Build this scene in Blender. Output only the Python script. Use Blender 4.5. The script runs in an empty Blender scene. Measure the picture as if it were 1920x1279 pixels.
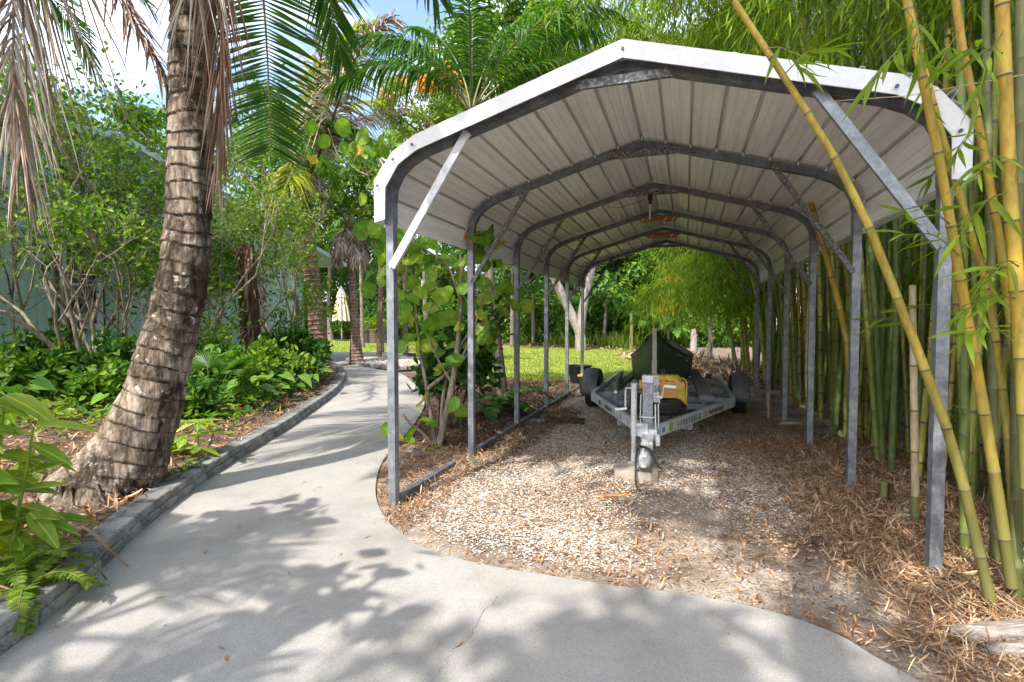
import bpy, math, random
import numpy as np
from mathutils import Vector, Matrix

random.seed(11)
rng = np.random.default_rng(11)
R = math.radians
sc = bpy.context.scene
col = sc.collection

# ------------------------------------------------------------------ camera
CAM_H, FPX, PIT = 1.5, 977.0, 0.0377
cd = bpy.data.cameras.new('camera'); cam = bpy.data.objects.new('camera', cd); col.objects.link(cam)
cd.sensor_width = 36.0; cd.lens = 36.0 * FPX / 1920.0
cd.clip_start = 0.05; cd.clip_end = 600
cam.location = (0, 0, CAM_H); cam.rotation_euler = (R(90) - PIT, 0, 0)
sc.camera = cam

# ------------------------------------------------------------------ sky and sun
SUN = Vector((-0.39, -0.65, 1.0)).normalized()
wd = bpy.data.worlds.new('World'); sc.world = wd; wd.use_nodes = True
nt = wd.node_tree; nt.nodes.clear()
wo = nt.nodes.new('ShaderNodeOutputWorld'); bg = nt.nodes.new('ShaderNodeBackground')
sky = nt.nodes.new('ShaderNodeTexSky'); sky.sky_type = 'NISHITA'; sky.sun_disc = False
sky.sun_elevation = math.asin(SUN.z); sky.sun_rotation = math.atan2(SUN.x, SUN.y)
sky.air_density = 1.0; sky.dust_density = 2.5
tc = nt.nodes.new('ShaderNodeTexCoord'); mp = nt.nodes.new('ShaderNodeMapping')
mp.inputs['Scale'].default_value = (1, 1, 1.8)
cn = nt.nodes.new('ShaderNodeTexNoise'); cn.inputs['Scale'].default_value = 2.6; cn.inputs['Detail'].default_value = 7
cr = nt.nodes.new('ShaderNodeValToRGB')
cr.color_ramp.elements[0].position = 0.50; cr.color_ramp.elements[0].color = (0, 0, 0, 1)
cr.color_ramp.elements[1].position = 0.74; cr.color_ramp.elements[1].color = (1, 1, 1, 1)
mx = nt.nodes.new('ShaderNodeMix'); mx.data_type = 'RGBA'
mx.inputs['B'].default_value = (9.5, 9.5, 9.6, 1)
nt.links.new(tc.outputs['Generated'], mp.inputs['Vector']); nt.links.new(mp.outputs[0], cn.inputs['Vector'])
nt.links.new(cn.outputs['Fac'], cr.inputs[0]); nt.links.new(cr.outputs[0], mx.inputs['Factor'])
nt.links.new(sky.outputs[0], mx.inputs['A']); nt.links.new(mx.outputs['Result'], bg.inputs[0])
bg.inputs[1].default_value = 0.15
nt.links.new(bg.outputs[0], wo.inputs[0])
sl = bpy.data.lights.new('sun', 'SUN'); sl.energy = 2.8; sl.angle = R(0.55); sl.color = (1.0, 0.95, 0.87)
so = bpy.data.objects.new('sun', sl); col.objects.link(so)
so.rotation_euler = SUN.to_track_quat('Z', 'Y').to_euler(); so.location = (-5, -8, 14)
sc.view_settings.view_transform = 'Standard'; sc.view_settings.look = 'None'
sc.view_settings.exposure = 1.55; sc.view_settings.gamma = 1.0
sc.view_settings.use_curve_mapping = False
sc.render.engine = 'CYCLES'
sc.cycles.max_bounces = 7; sc.cycles.diffuse_bounces = 4; sc.cycles.transmission_bounces = 4
sc.cycles.use_denoising = True

# ------------------------------------------------------------------ helpers: survey of the place
def ray(u, v):
    x = (u - 960) / FPX; y = -(v - 639.5) / FPX; c, s = math.cos(PIT), math.sin(PIT)
    return np.array([x, c + y * s, y * c - s])
def gp(u, v, z=0.0):                     # a sight line meeting level z
    r = ray(u, v); t = (z - CAM_H) / r[2]; q = r * t; return np.array([q[0], q[1], z])
def yp(u, v, y):                         # a sight line meeting distance y
    r = ray(u, v); q = r * (y / r[1]); return np.array([q[0], y, q[2] + CAM_H])
YAW = 0.3204; P0 = np.array([-0.964, 4.204, 0.0])
WV = np.array([math.cos(YAW), -math.sin(YAW), 0]); DV = np.array([math.sin(YAW), math.cos(YAW), 0])
def cp(u, v, z=0.0): return P0 + WV * u + DV * v + np.array([0, 0, z])

# ------------------------------------------------------------------ helpers: meshes
def nrm(a):
    a = np.asarray(a, float); return a / np.maximum(np.linalg.norm(a, axis=-1, keepdims=True), 1e-9)
class Geo:
    def __init__(s): s.V = []; s.F = []; s.n = 0
    def add(s, V, F, m=0):
        V = np.asarray(V, float).reshape(-1, 3); F = np.asarray(F, int)
        if len(F) == 0: return
        s.V.append(V); s.F.append((F + s.n, m)); s.n += len(V)
    def box(s, c, size, rot=None, m=0):
        h = np.array(size) / 2
        V = np.array([[x, y, z] for x in (-1, 1) for y in (-1, 1) for z in (-1, 1)], float) * h
        if rot is not None: V = V @ np.array(rot.to_3x3() if hasattr(rot, 'to_3x3') else rot).T
        s.add(V + np.array(c), [[0, 1, 3, 2], [4, 6, 7, 5], [0, 4, 5, 1], [2, 3, 7, 6], [0, 2, 6, 4], [1, 5, 7, 3]], m)
    def bar(s, p, q, w, h, up=(0, 0, 1), m=0):          # box from p to q
        p = np.array(p, float); q = np.array(q, float); a = nrm(q - p); L = np.linalg.norm(q - p)
        sd = np.cross(a, up)
        if np.linalg.norm(sd) < 1e-4: sd = np.cross(a, (0, 1, 0))
        sd = nrm(sd); uu = np.cross(sd, a)
        V = [[p + a * L * i + sd * j * w / 2 + uu * k * h / 2 for k in (-1, 1)] for i in (0, 1) for j in (-1, 1)]
        V = np.array(V).reshape(-1, 3)
        s.add(V, [[0, 1, 3, 2], [4, 6, 7, 5], [0, 4, 5, 1], [2, 3, 7, 6], [0, 2, 6, 4], [1, 5, 7, 3]], m)
    def tube(s, P, r, n=8, cap=True, m=0):
        P = np.asarray(P, float); k = len(P); r = np.broadcast_to(np.asarray(r, float), (k,))
        T = nrm(np.gradient(P, axis=0)); N = np.zeros_like(P)
        a = np.array([1., 0, 0]) if abs(T[0][0]) < .8 else np.array([0, 1., 0])
        for i in range(k):
            a = nrm(a - T[i] * (a @ T[i])); N[i] = a
        B = np.cross(T, N); an = np.linspace(0, 2 * np.pi, n, endpoint=False)
        V = P[:, None] + r[:, None, None] * (N[:, None] * np.cos(an)[None, :, None] + B[:, None] * np.sin(an)[None, :, None])
        i, j = np.meshgrid(np.arange(k - 1), np.arange(n), indexing='ij'); j2 = (j + 1) % n
        F = np.stack([i * n + j, i * n + j2, (i + 1) * n + j2, (i + 1) * n + j], -1).reshape(-1, 4)
        V = V.reshape(-1, 3)
        s.add(V, F, m)
        if cap:
            for e, b in ((0, 0), (k - 1, (k - 1) * n)):
                s.add(np.vstack([V[b:b + n], P[e]]), [[q, (q + 1) % n, n] for q in range(n)], m)
    def sheet(s, A, m=0):                                # grid (a,b,3)
        A = np.asarray(A, float); a, b = A.shape[:2]
        i, j = np.meshgrid(np.arange(a - 1), np.arange(b - 1), indexing='ij')
        s.add(A.reshape(-1, 3), np.stack([i * b + j, i * b + j + 1, (i + 1) * b + j + 1, (i + 1) * b + j], -1).reshape(-1, 4), m)
    def prism(s, poly, z0, z1, m=0):                     # convex or star polygon (x,y)
        poly = np.asarray(poly, float); n = len(poly); c = poly.mean(0)
        V = np.vstack([np.c_[poly, np.full(n, z0)], np.c_[poly, np.full(n, z1)], [[*c, z1]], [[*c, z0]]])
        F4 = [[i, (i + 1) % n, n + (i + 1) % n, n + i] for i in range(n)]
        F3 = [[n + i, n + (i + 1) % n, 2 * n] for i in range(n)] + [[(i + 1) % n, i, 2 * n + 1] for i in range(n)]
        s.add(V, F4, m); s.V.append(V); s.F.append((np.array(F3) + s.n, m)); s.n += len(V)
    def lathe(s, prof, n=16, c=(0, 0, 0), m=0):
        an = np.linspace(0, 2 * np.pi, n, endpoint=False); pr = np.asarray(prof, float)
        V = np.stack([pr[:, 0, None] * np.cos(an), pr[:, 0, None] * np.sin(an), np.repeat(pr[:, 1, None], n, 1)], -1) + np.array(c)
        k = len(pr); i, j = np.meshgrid(np.arange(k - 1), np.arange(n), indexing='ij'); j2 = (j + 1) % n
        s.add(V.reshape(-1, 3), np.stack([i * n + j, i * n + j2, (i + 1) * n + j2, (i + 1) * n + j], -1).reshape(-1, 4), m)
    def leaves(s, B, D, N, L, W, T, droop=0.0, m=0):
        V0, F0 = T
        B = np.atleast_2d(B); n = len(B); D = nrm(np.broadcast_to(D, (n, 3))); N = np.broadcast_to(N, (n, 3))
        S = nrm(np.cross(D, N) + 1e-6); N = np.cross(S, D)
        L = np.broadcast_to(np.asarray(L, float), (n,))[:, None, None]; W = np.broadcast_to(np.asarray(W, float), (n,))[:, None, None]
        dr = np.broadcast_to(np.asarray(droop, float), (n,))[:, None]
        P = B[:, None] + D[:, None] * L * V0[None, :, 0:1] + S[:, None] * W * V0[None, :, 1:2] + N[:, None] * W * V0[None, :, 2:3]
        P[:, :, 2] -= dr * L[:, :, 0] * V0[None, :, 0] ** 2
        F = (F0[None] + (np.arange(n) * len(V0))[:, None, None]).reshape(-1, F0.shape[1])
        s.add(P.reshape(-1, 3), F, m)
    def mesh(s, name, mats, smooth=False):
        me = bpy.data.meshes.new(name)
        V = np.concatenate(s.V); loops = np.concatenate([f.ravel() for f, _ in s.F])
        sizes = np.concatenate([np.full(len(f), f.shape[1]) for f, _ in s.F])
        mi = np.concatenate([np.full(len(f), m) for f, m in s.F])
        me.vertices.add(len(V)); me.vertices.foreach_set('co', V.astype(np.float32).ravel())
        me.loops.add(len(loops)); me.loops.foreach_set('vertex_index', loops.astype(np.int32))
        me.polygons.add(len(sizes)); st = np.concatenate([[0], np.cumsum(sizes)[:-1]])
        me.polygons.foreach_set('loop_start', st.astype(np.int32))
        me.polygons.foreach_set('material_index', mi.astype(np.int32))
        me.polygons.foreach_set('use_smooth', np.full(len(sizes), bool(smooth)))
        me.update(calc_edges=True); me.validate()
        for m_ in (mats if isinstance(mats, (list, tuple)) else [mats]): me.materials.append(m_)
        return me
    def obj(s, name, mats, parent=None, smooth=False, kind=None, world=False):
        return link(name, s.mesh(name, mats, smooth), parent, kind, world)
def link(name, me, parent=None, kind=None, world=False, loc=None, rot=None, scale=None):
    o = bpy.data.objects.new(name, me); col.objects.link(o)
    if parent is not None:
        o.parent = parent
        if world: o.matrix_parent_inverse = parent_matrix(parent).inverted()
    if loc is not None: o.location = loc
    if rot is not None: o.rotation_euler = rot
    if scale is not None: o.scale = scale if hasattr(scale, '__len__') else (scale,) * 3
    if kind: o['kind'] = kind
    return o
def parent_matrix(o):
    m = Matrix.LocRotScale(o.location, o.rotation_euler, o.scale)
    return (parent_matrix(o.parent) @ o.matrix_parent_inverse @ m) if o.parent else m
def tag(o, label, cat, group=None):
    o['label'] = label; o['category'] = cat
    if group: o['group'] = group
    return o
def thing(name, label, cat, loc=(0, 0, 0), rz=0.0, group=None):
    o = bpy.data.objects.new(name, None); col.objects.link(o); o.location = loc; o.rotation_euler = (0, 0, rz)
    o.empty_display_size = .2
    return tag(o, label, cat, group)
def copy_tree(o, parent=None):
    c = o.copy(); col.objects.link(c)
    if parent is not None: c.parent = parent
    for ch in list(o.children): copy_tree(ch, c)
    return c
def strip(st, fold=0.0, mid=True):                       # leaf template from (t, width) stations
    V = []; F = []
    for t, w in st:
        if mid: V += [(t, -w / 2, 0), (t, 0, -fold * w), (t, w / 2, 0)]
        else: V += [(t, -w / 2, 0), (t, w / 2, 0)]
    k = 3 if mid else 2
    for i in range(len(st) - 1):
        for j in range(k - 1): F.append([i * k + j, i * k + j + 1, (i + 1) * k + j + 1, (i + 1) * k + j])
    return np.array(V, float), np.array(F)
T_DIAM = (np.array([[0, 0, 0], [.42, -.5, .03], [1, 0, 0], [.42, .5, .03]], float), np.array([[0, 1, 2, 3]]))
T_LEAF = strip([(0, .05), (.22, .75), (.5, 1), (.78, .62), (1, .03)], .18)
T_LANCE = strip([(0, .35), (.25, 1), (.6, .8), (1, .05)], .3)
T_LANCE2 = strip([(0, .3), (.3, 1), (.65, .75), (1, .05)], 0, False)
T_STRAP = strip([(0, .5), (.08, 1), (.45, .95), (.8, .55), (1, .04)], .4)
T_BLADE = strip([(0, 1), (.5, .8), (1, .05)], 0, False)
def t_round(n=12, cup=.1, notch=True):
    V = [(.48, 0, -cup * .5)]; 
    for i in range(n):
        a = 2 * np.pi * i / n; V.append((.5 - .5 * math.cos(a) + (.1 if (i == 0 and notch) else 0), .5 * math.sin(a) * (1 + .05 * math.sin(5 * a)), cup * 1.1 * math.cos(2 * a + .3) + .10 * abs(math.sin(a)) + .03 * math.sin(3 * a + 1)))
    return np.array(V, float), np.array([[0, 1 + i, 1 + (i + 1) % n] for i in range(n)])
T_ROUND = t_round(16, .12)
def t_heart():
    st = [(-.16, -.30), (-.12, -.42), (.1, -.5), (.4, -.42), (.7, -.22), (1, 0), (.7, .22), (.4, .42), (.1, .5), (-.12, .42), (-.16, .3), (0, 0.0)]
    V = [(.32, 0, -.06)] + [(a, b, .05 * abs(b) - .05 * a) for a, b in st]
    n = len(st)
    return np.array(V, float), np.array([[0, 1 + i, 1 + (i + 1) % n] for i in range(n)])
T_HEART = t_heart()

# ------------------------------------------------------------------ helpers: materials
def nodes(name):
    m = bpy.data.materials.new(name); m.use_nodes = True; t = m.node_tree
    return m, t, t.nodes['Principled BSDF'], t.nodes['Material Output']
def ramp(t, stops, fac):
    r = t.nodes.new('ShaderNodeValToRGB'); e = r.color_ramp.elements
    while len(e) < len(stops): e.new(.5)
    for k, (p, c) in enumerate(stops):
        e[k].position = p; e[k].color = (*c, 1)
    t.links.new(fac, r.inputs[0]); return r.outputs[0]
def noise(t, scale, detail=5, rough=.55, stretch=None, gen='Object', dist=0.0):
    c = t.nodes.new('ShaderNodeTexCoord'); n = t.nodes.new('ShaderNodeTexNoise')
    n.inputs['Scale'].default_value = scale; n.inputs['Detail'].default_value = detail; n.inputs['Roughness'].default_value = rough
    n.inputs['Distortion'].default_value = dist
    if stretch:
        mpp = t.nodes.new('ShaderNodeMapping'); mpp.inputs['Scale'].default_value = stretch
        t.links.new(c.outputs[gen], mpp.inputs[0]); t.links.new(mpp.outputs[0], n.inputs['Vector'])
    else: t.links.new(c.outputs[gen], n.inputs['Vector'])
    return n.outputs['Fac']
def mixc(t, a, b, fac, mode='MIX'):
    x = t.nodes.new('ShaderNodeMix'); x.data_type = 'RGBA'; x.blend_type = mode
    for k, v in (('A', a), ('B', b)):
        if hasattr(v, 'is_linked') or hasattr(v, 'links'): t.links.new(v, x.inputs[k])
        else: x.inputs[k].default_value = (*v, 1)
    if hasattr(fac, 'links'): t.links.new(fac, x.inputs['Factor'])
    else: x.inputs['Factor'].default_value = fac
    return x.outputs['Result']
def bump(t, p, fac, strength=.3, dist=.01):
    b = t.nodes.new('ShaderNodeBump'); b.inputs['Strength'].default_value = strength; b.inputs['Distance'].default_value = dist
    t.links.new(fac, b.inputs['Height']); t.links.new(b.outputs[0], p.inputs['Normal'])
def surf(name, stops, scale=8, rough=.7, metal=0.0, bumps=None, stretch=None, detail=5, fine=None, spec=.5, dist=0.0, vary=None, stain=None):
    m, t, p, o = nodes(name)
    c = ramp(t, stops, noise(t, scale, detail, .6, stretch, dist=dist))
    if vary: c = mixc(t, c, ramp(t, [(0, (vary[0],) * 3), (1, (vary[1],) * 3)], t.nodes.new('ShaderNodeObjectInfo').outputs['Random']), 1.0, 'MULTIPLY')
    for sc_, lo, hi, col_ in (stain or ()): c = mixc(t, c, mixc(t, c, col_, 1.0, 'MULTIPLY'), ramp(t, [(lo, (0,) * 3), (hi, (1,) * 3)], noise(t, sc_, 9, .68, dist=.5)))
    if fine:                                             # (scale, low, high) multiplied speckle
        c = mixc(t, c, ramp(t, [(.3, (fine[1],) * 3), (.7, (fine[2],) * 3)], noise(t, fine[0], 3)), 1.0, 'MULTIPLY')
    t.links.new(c, p.inputs['Base Color']); p.inputs['Roughness'].default_value = rough; p.inputs['Metallic'].default_value = metal
    p.inputs['Specular IOR Level'].default_value = spec
    if bumps: bump(t, p, noise(t, bumps[0], 6, .6, stretch), bumps[1], bumps[2])
    return m
def leafmat(name, stops, trans=.35, rough=.42, by='island', tint=(1.5, 1.75, .4), spec=.18, veins=None):
    m, t, p, o = nodes(name)
    if by == 'island': f = t.nodes.new('ShaderNodeNewGeometry').outputs['Random Per Island']
    else: f = t.nodes.new('ShaderNodeObjectInfo').outputs['Random']
    c = ramp(t, stops, f)
    if veins:
        def mth(op, a, b=None):
            q = t.nodes.new('ShaderNodeMath'); q.operation = op
            for k_, v_ in enumerate((a, b)):
                if v_ is None: continue
                if hasattr(v_, 'links'): t.links.new(v_, q.inputs[k_])
                else: q.inputs[k_].default_value = v_
            return q.outputs[0]
        sx = t.nodes.new('ShaderNodeSeparateXYZ'); t.links.new(t.nodes.new('ShaderNodeTexCoord').outputs['Object'], sx.inputs[0])
        ay = mth('ABSOLUTE', sx.outputs['Y']); sv = mth('SINE', mth('MULTIPLY', mth('SUBTRACT', sx.outputs['X'], mth('MULTIPLY', ay, .75)), veins))
        vm = mth('MAXIMUM', mth('LESS_THAN', ay, .018), mth('MULTIPLY', mth('GREATER_THAN', sv, .93), .45 if veins < 50 else .18))
        c = mixc(t, c, mixc(t, c, (1.9, 1.6, 1.9), 1.0, 'MULTIPLY'), vm)
        c = mixc(t, c, mixc(t, c, (1.7, .75, .7), 1.0, 'MULTIPLY'), ramp(t, [(.64, (0,) * 3), (.72, (.85,) * 3)], noise(t, 4.5, 6, .7)))
        c = mixc(t, c, ramp(t, [(.3, (.72,) * 3), (.7, (1.25,) * 3)], noise(t, 2.2, 3)), 1.0, 'MULTIPLY')
    t.links.new(c, p.inputs['Base Color']); p.inputs['Roughness'].default_value = rough
    p.inputs['Specular IOR Level'].default_value = spec
    tr = t.nodes.new('ShaderNodeBsdfTranslucent'); t.links.new(mixc(t, c, tint, 1.0, 'MULTIPLY'), tr.inputs[0])
    ms = t.nodes.new('ShaderNodeMixShader'); ms.inputs[0].default_value = trans
    t.links.new(p.outputs[0], ms.inputs[1]); t.links.new(tr.outputs[0], ms.inputs[2]); t.links.new(ms.outputs[0], o.inputs[0])
    return m
M = {}
M['concrete'] = (lambda m: m)(surf('concrete', [(.28, (.24, .228, .208)), (.5, (.315, .30, .277)), (.74, (.365, .35, .325))], 1.3, .85, stain=((.9, .5, .72, (.74, .72, .69)), (5, .62, .74, (.78, .72, .64)), (2.3, .60, .7, (.86, .85, .84)), (22, .70, .76, (.72, .64, .55)), (.45, .52, .66, (.88, .875, .86))), bumps=(230, .3, .004), fine=(210, .7, 1.18), detail=10))
M['dirt'] = surf('dirt', [(.3, (.11, .075, .05)), (.55, (.2, .145, .105)), (.75, (.3, .24, .19))], 2.2, .95, bumps=(40, .6, .02), fine=(60, .6, 1.2))
M['gravel_base'] = surf('gravel_base', [(.36, (.15, .105, .075)), (.5, (.29, .23, .18)), (.62, (.42, .365, .31))], 1.6, .95, bumps=(70, .7, .02), fine=(75, .5, 1.3))
M['mulch'] = surf('mulch', [(.3, (.045, .028, .018)), (.5, (.1, .065, .042)), (.72, (.2, .135, .09))], 4, .95, bumps=(35, .8, .03), fine=(40, .5, 1.4))
M['lawn'] = surf('lawn', [(.3, (.13, .17, .025)), (.5, (.21, .25, .035)), (.7, (.30, .33, .05))], .5, .9, bumps=(30, .8, .03), fine=(22, .65, 1.3))
M['patio'] = surf('patio', [(.3, (.5, .48, .45)), (.7, (.6, .58, .55))], .8, .85, fine=(30, .9, 1.05))
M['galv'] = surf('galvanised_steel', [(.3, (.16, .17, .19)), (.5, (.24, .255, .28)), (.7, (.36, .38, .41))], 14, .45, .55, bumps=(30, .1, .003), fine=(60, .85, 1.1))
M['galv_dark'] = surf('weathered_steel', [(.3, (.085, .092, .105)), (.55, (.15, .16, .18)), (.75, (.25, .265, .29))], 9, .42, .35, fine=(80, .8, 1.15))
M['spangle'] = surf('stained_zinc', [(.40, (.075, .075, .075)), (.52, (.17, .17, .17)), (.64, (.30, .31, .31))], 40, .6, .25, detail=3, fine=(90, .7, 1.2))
M['roof_sheet'] = surf('white_roof_sheet', [(.3, (.68, .68, .685)), (.7, (.88, .88, .88))], 3.2, .36, 0.0, stretch=(4, .25, 4), fine=(25, .93, 1.03))
M['trim'] = surf('white_trim', [(.3, (.60, .60, .60)), (.7, (.70, .70, .70))], 2.5, .35, fine=(40, .95, 1.02))
M['screw'] = surf('dark_screw', [(.3, (.05, .05, .06)), (.7, (.12, .12, .13))], 30, .5, .6)
M['alum'] = surf('brushed_zinc', [(.3, (.42, .43, .44)), (.5, (.58, .59, .60)), (.7, (.72, .73, .74))], 12, .5, .08, fine=(70, .75, 1.12))
M['rubber'] = surf('black_rubber', [(.3, (.012, .012, .012)), (.7, (.03, .03, .03))], 20, .75)
M['fender'] = surf('grey_plastic', [(.3, (.07, .075, .075)), (.7, (.13, .135, .135))], 10, .55, fine=(60, .8, 1.1))
M['plastic_black'] = surf('black_plastic', [(.3, (.012, .013, .015)), (.7, (.03, .032, .035))], 10, .5)
M['yellow_lid'] = surf('yellow_plastic', [(.3, (.38, .27, .04)), (.7, (.5, .36, .06))], 10, .5)
M['hull'] = surf('green_hull', [(.35, (.026, .046, .022)), (.55, (.052, .08, .036)), (.75, (.11, .135, .08))], 3.0, .5, fine=(30, .8, 1.2), dist=.6)
M['hull_edge'] = surf('gunwale_black', [(.3, (.012, .014, .012)), (.7, (.03, .033, .03))], 9, .5)
M['stem'] = surf('weathered_wood', [(.3, (.3, .26, .21)), (.5, (.46, .42, .36)), (.7, (.58, .54, .48))], 7, .8, stretch=(4, 4, .6), fine=(50, .8, 1.1))
M['wood_orange'] = surf('cut_timber', [(.3, (.46, .19, .05)), (.5, (.60, .28, .08)), (.7, (.68, .37, .13))], 9, .7, stretch=(1, 6, 6), fine=(60, .85, 1.1))
M['strap'] = surf('yellow_strap', [(.3, (.45, .32, .03)), (.7, (.55, .42, .06))], 12, .7)
M['carpet'] = surf('bunk_carpet', [(.3, (.13, .13, .13)), (.7, (.22, .22, .225))], 30, .95)
M['pvc'] = surf('mossy_pipe', [(.3, (.10, .12, .05)), (.55, (.2, .2, .13)), (.75, (.35, .34, .3))], 6, .6)
M['sticker_w'] = surf('white_sticker', [(.3, (.6, .62, .62)), (.7, (.75, .76, .76))], 20, .5)
M['sticker_b'] = surf('blue_print', [(.3, (.08, .2, .4)), (.7, (.15, .32, .5))], 20, .5)
M['sticker_g'] = surf('green_sticker', [(.3, (.12, .35, .06)), (.7, (.25, .5, .1))], 60, .5)
M['sticker_o'] = surf('amber_lens', [(.3, (.7, .25, .02)), (.7, (.8, .35, .04))], 20, .3)
M['print_d'] = surf('dark_print', [(.3, (.03, .03, .035)), (.7, (.16, .15, .13))], 30, .6)
M['block'] = surf('pale_block', [(.3, (.31, .26, .21)), (.7, (.43, .375, .31))], 9, .9, bumps=(90, .4, .01), fine=(70, .8, 1.1))
M['border'] = surf('border_block', [(.36, (.06, .06, .063)), (.47, (.22, .215, .205)), (.64, (.37, .355, .33))], 3.2, .9, bumps=(70, .4, .008), fine=(80, .65, 1.15), detail=8, vary=(.7, 1.15), stain=((2.6, .52, .6, (.26, .26, .28)),))
M['rack'] = surf('orange_plastic', [(.3, (.38, .10, .025)), (.7, (.48, .15, .045))], 12, .5)
M['white'] = surf('white_plastic', [(.3, (.68, .68, .66)), (.7, (.78, .78, .76))], 12, .5)
M['siding'] = surf('mint_siding', [(.3, (.47, .72, .57)), (.7, (.54, .78, .635))], .8, .75, stretch=(4, 4, .5), fine=(14, .88, 1.05), vary=(.92, 1.04), stain=((1.2, .55, .75, (.8, .84, .8)),))
M['siding_dark'] = surf('dark_green_footing', [(.3, (.06, .12, .1)), (.7, (.09, .16, .13))], 4, .8)
M['frame_white'] = surf('white_frame_paint', [(.3, (.6, .64, .63)), (.7, (.72, .75, .74))], 6, .6)
M['glass'] = surf('dark_glass', [(.3, (.008, .01, .011)), (.7, (.02, .024, .026))], 2, .06)
M['shingle'] = surf('grey_shingle', [(.3, (.1, .1, .1)), (.7, (.2, .2, .195))], 12, .95, fine=(50, .6, 1.2))
M['soffit'] = surf('mint_soffit', [(.3, (.42, .52, .49)), (.7, (.5, .6, .57))], 3, .8)
def barkmat(name, stops, scale=6, stretch=(3, 3, .7), b=(14, .7, .03), moss=None):
    m, t, p, o = nodes(name)
    c = ramp(t, stops, noise(t, scale, 8, .62, stretch))
    c = mixc(t, c, ramp(t, [(.35, (.55,) * 3), (.65, (1.15,) * 3)], noise(t, scale * 5, 4, .6, (stretch[0] * 1.4, stretch[1] * 1.4, stretch[2] * .5))), 1.0, 'MULTIPLY')
    if moss: c = mixc(t, c, moss[0], ramp(t, [(moss[1], (0, 0, 0)), (moss[1] + .07, (1, 1, 1))], noise(t, moss[2], 9, .68)))
    t.links.new(c, p.inputs['Base Color']); p.inputs['Roughness'].default_value = .92; p.inputs['Specular IOR Level'].default_value = .2
    bump(t, p, noise(t, b[0], 6, .65, stretch), b[1], b[2]); return m
def palmbark(name):
    m, t, p, o = nodes(name)
    c = ramp(t, [(.32, (.10, .075, .052)), (.5, (.245, .19, .14)), (.68, (.44, .375, .30))], noise(t, 7, 8, .65, (1.6, 1.6, .5)))
    fib = noise(t, 34, 5, .65, (1, 1, .09))
    c = mixc(t, c, ramp(t, [(.36, (.38,) * 3), (.52, (1,) * 3), (.7, (1.35,) * 3)], fib), 1.0, 'MULTIPLY')
    st = ramp(t, [(.43, (0,) * 3), (.56, (1,) * 3)], noise(t, 2.3, 10, .72, (1, 1, .7), dist=.4))
    c = mixc(t, c, mixc(t, c, (.16, .13, .115), 1.0, 'MULTIPLY'), st)
    li = ramp(t, [(.60, (0,) * 3), (.66, (1,) * 3)], noise(t, 13, 6, .7))
    c = mixc(t, c, (.5, .47, .42), mixc(t, li, (.0, .0, .0), .35))
    t.links.new(c, p.inputs['Base Color']); p.inputs['Roughness'].default_value = .92; p.inputs['Specular IOR Level'].default_value = .2
    bump(t, p, fib, .8, .02); return m
M['palm_bark'] = palmbark('palm_bark') if True else barkmat('palm_bark', [(.3, (.11, .085, .062)), (.48, (.25, .20, .15)), (.68, (.42, .36, .295))], 3.2, (2.2, 2.2, 1.0), (12, .6, .02), ((.042, .034, .03), .475, 1.7))
M['palm_scar'] = barkmat('palm_ring_scar', [(.42, (.03, .023, .018)), (.56, (.09, .068, .05)), (.7, (.22, .175, .13))], 9, (2, 2, 2))
M['palm_red'] = barkmat('palm_red_bark', [(.3, (.11, .055, .042)), (.5, (.23, .13, .10)), (.7, (.36, .24, .19))], 3, (2, 2, 1.2), (10, .5, .02))
M['palm_pale'] = barkmat('palm_pale_ring', [(.3, (.3, .23, .19)), (.7, (.5, .42, .36))], 6, (2, 2, 2))
M['bark'] = barkmat('grey_bark', [(.3, (.1, .08, .06)), (.5, (.2, .165, .13)), (.7, (.34, .3, .25))], 5)
M['bark_pale'] = barkmat('pale_bark', [(.3, (.17, .14, .1)), (.5, (.28, .235, .175)), (.7, (.42, .365, .29))], 6, moss=((.24, .2, .08), .56, 5))
M['bark_white'] = barkmat('white_bark', [(.3, (.2, .17, .14)), (.5, (.33, .29, .25)), (.7, (.45, .41, .37))], 1.8)
M['fibre'] = barkmat('fibrous_bark', [(.3, (.05, .028, .018)), (.5, (.13, .07, .045)), (.7, (.25, .15, .1))], 5, (3, 3, .5), (10, 1, .05))
M['twig'] = surf('twig_bark', [(.3, (.13, .1, .07)), (.5, (.25, .2, .14)), (.7, (.38, .32, .24))], 7, .9, fine=(50, .8, 1.1))
M['wood_post'] = surf('brown_post', [(.3, (.14, .085, .05)), (.7, (.24, .155, .1))], 6, .85, stretch=(4, 4, .5))
M['log'] = barkmat('grey_driftwood', [(.3, (.17, .14, .12)), (.5, (.32, .28, .25)), (.7, (.47, .43, .39))], 4, (.5, 3, 3))
M['umb'] = surf('cream_canvas', [(.3, (.5, .42, .3)), (.7, (.62, .54, .41))], 5, .9)
M['pot'] = surf('dark_pot', [(.3, (.03, .032, .035)), (.7, (.06, .063, .068))], 6, .6)
M['pot_brown'] = surf('brown_pot', [(.3, (.09, .06, .045)), (.7, (.14, .1, .08))], 6, .7)
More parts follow.
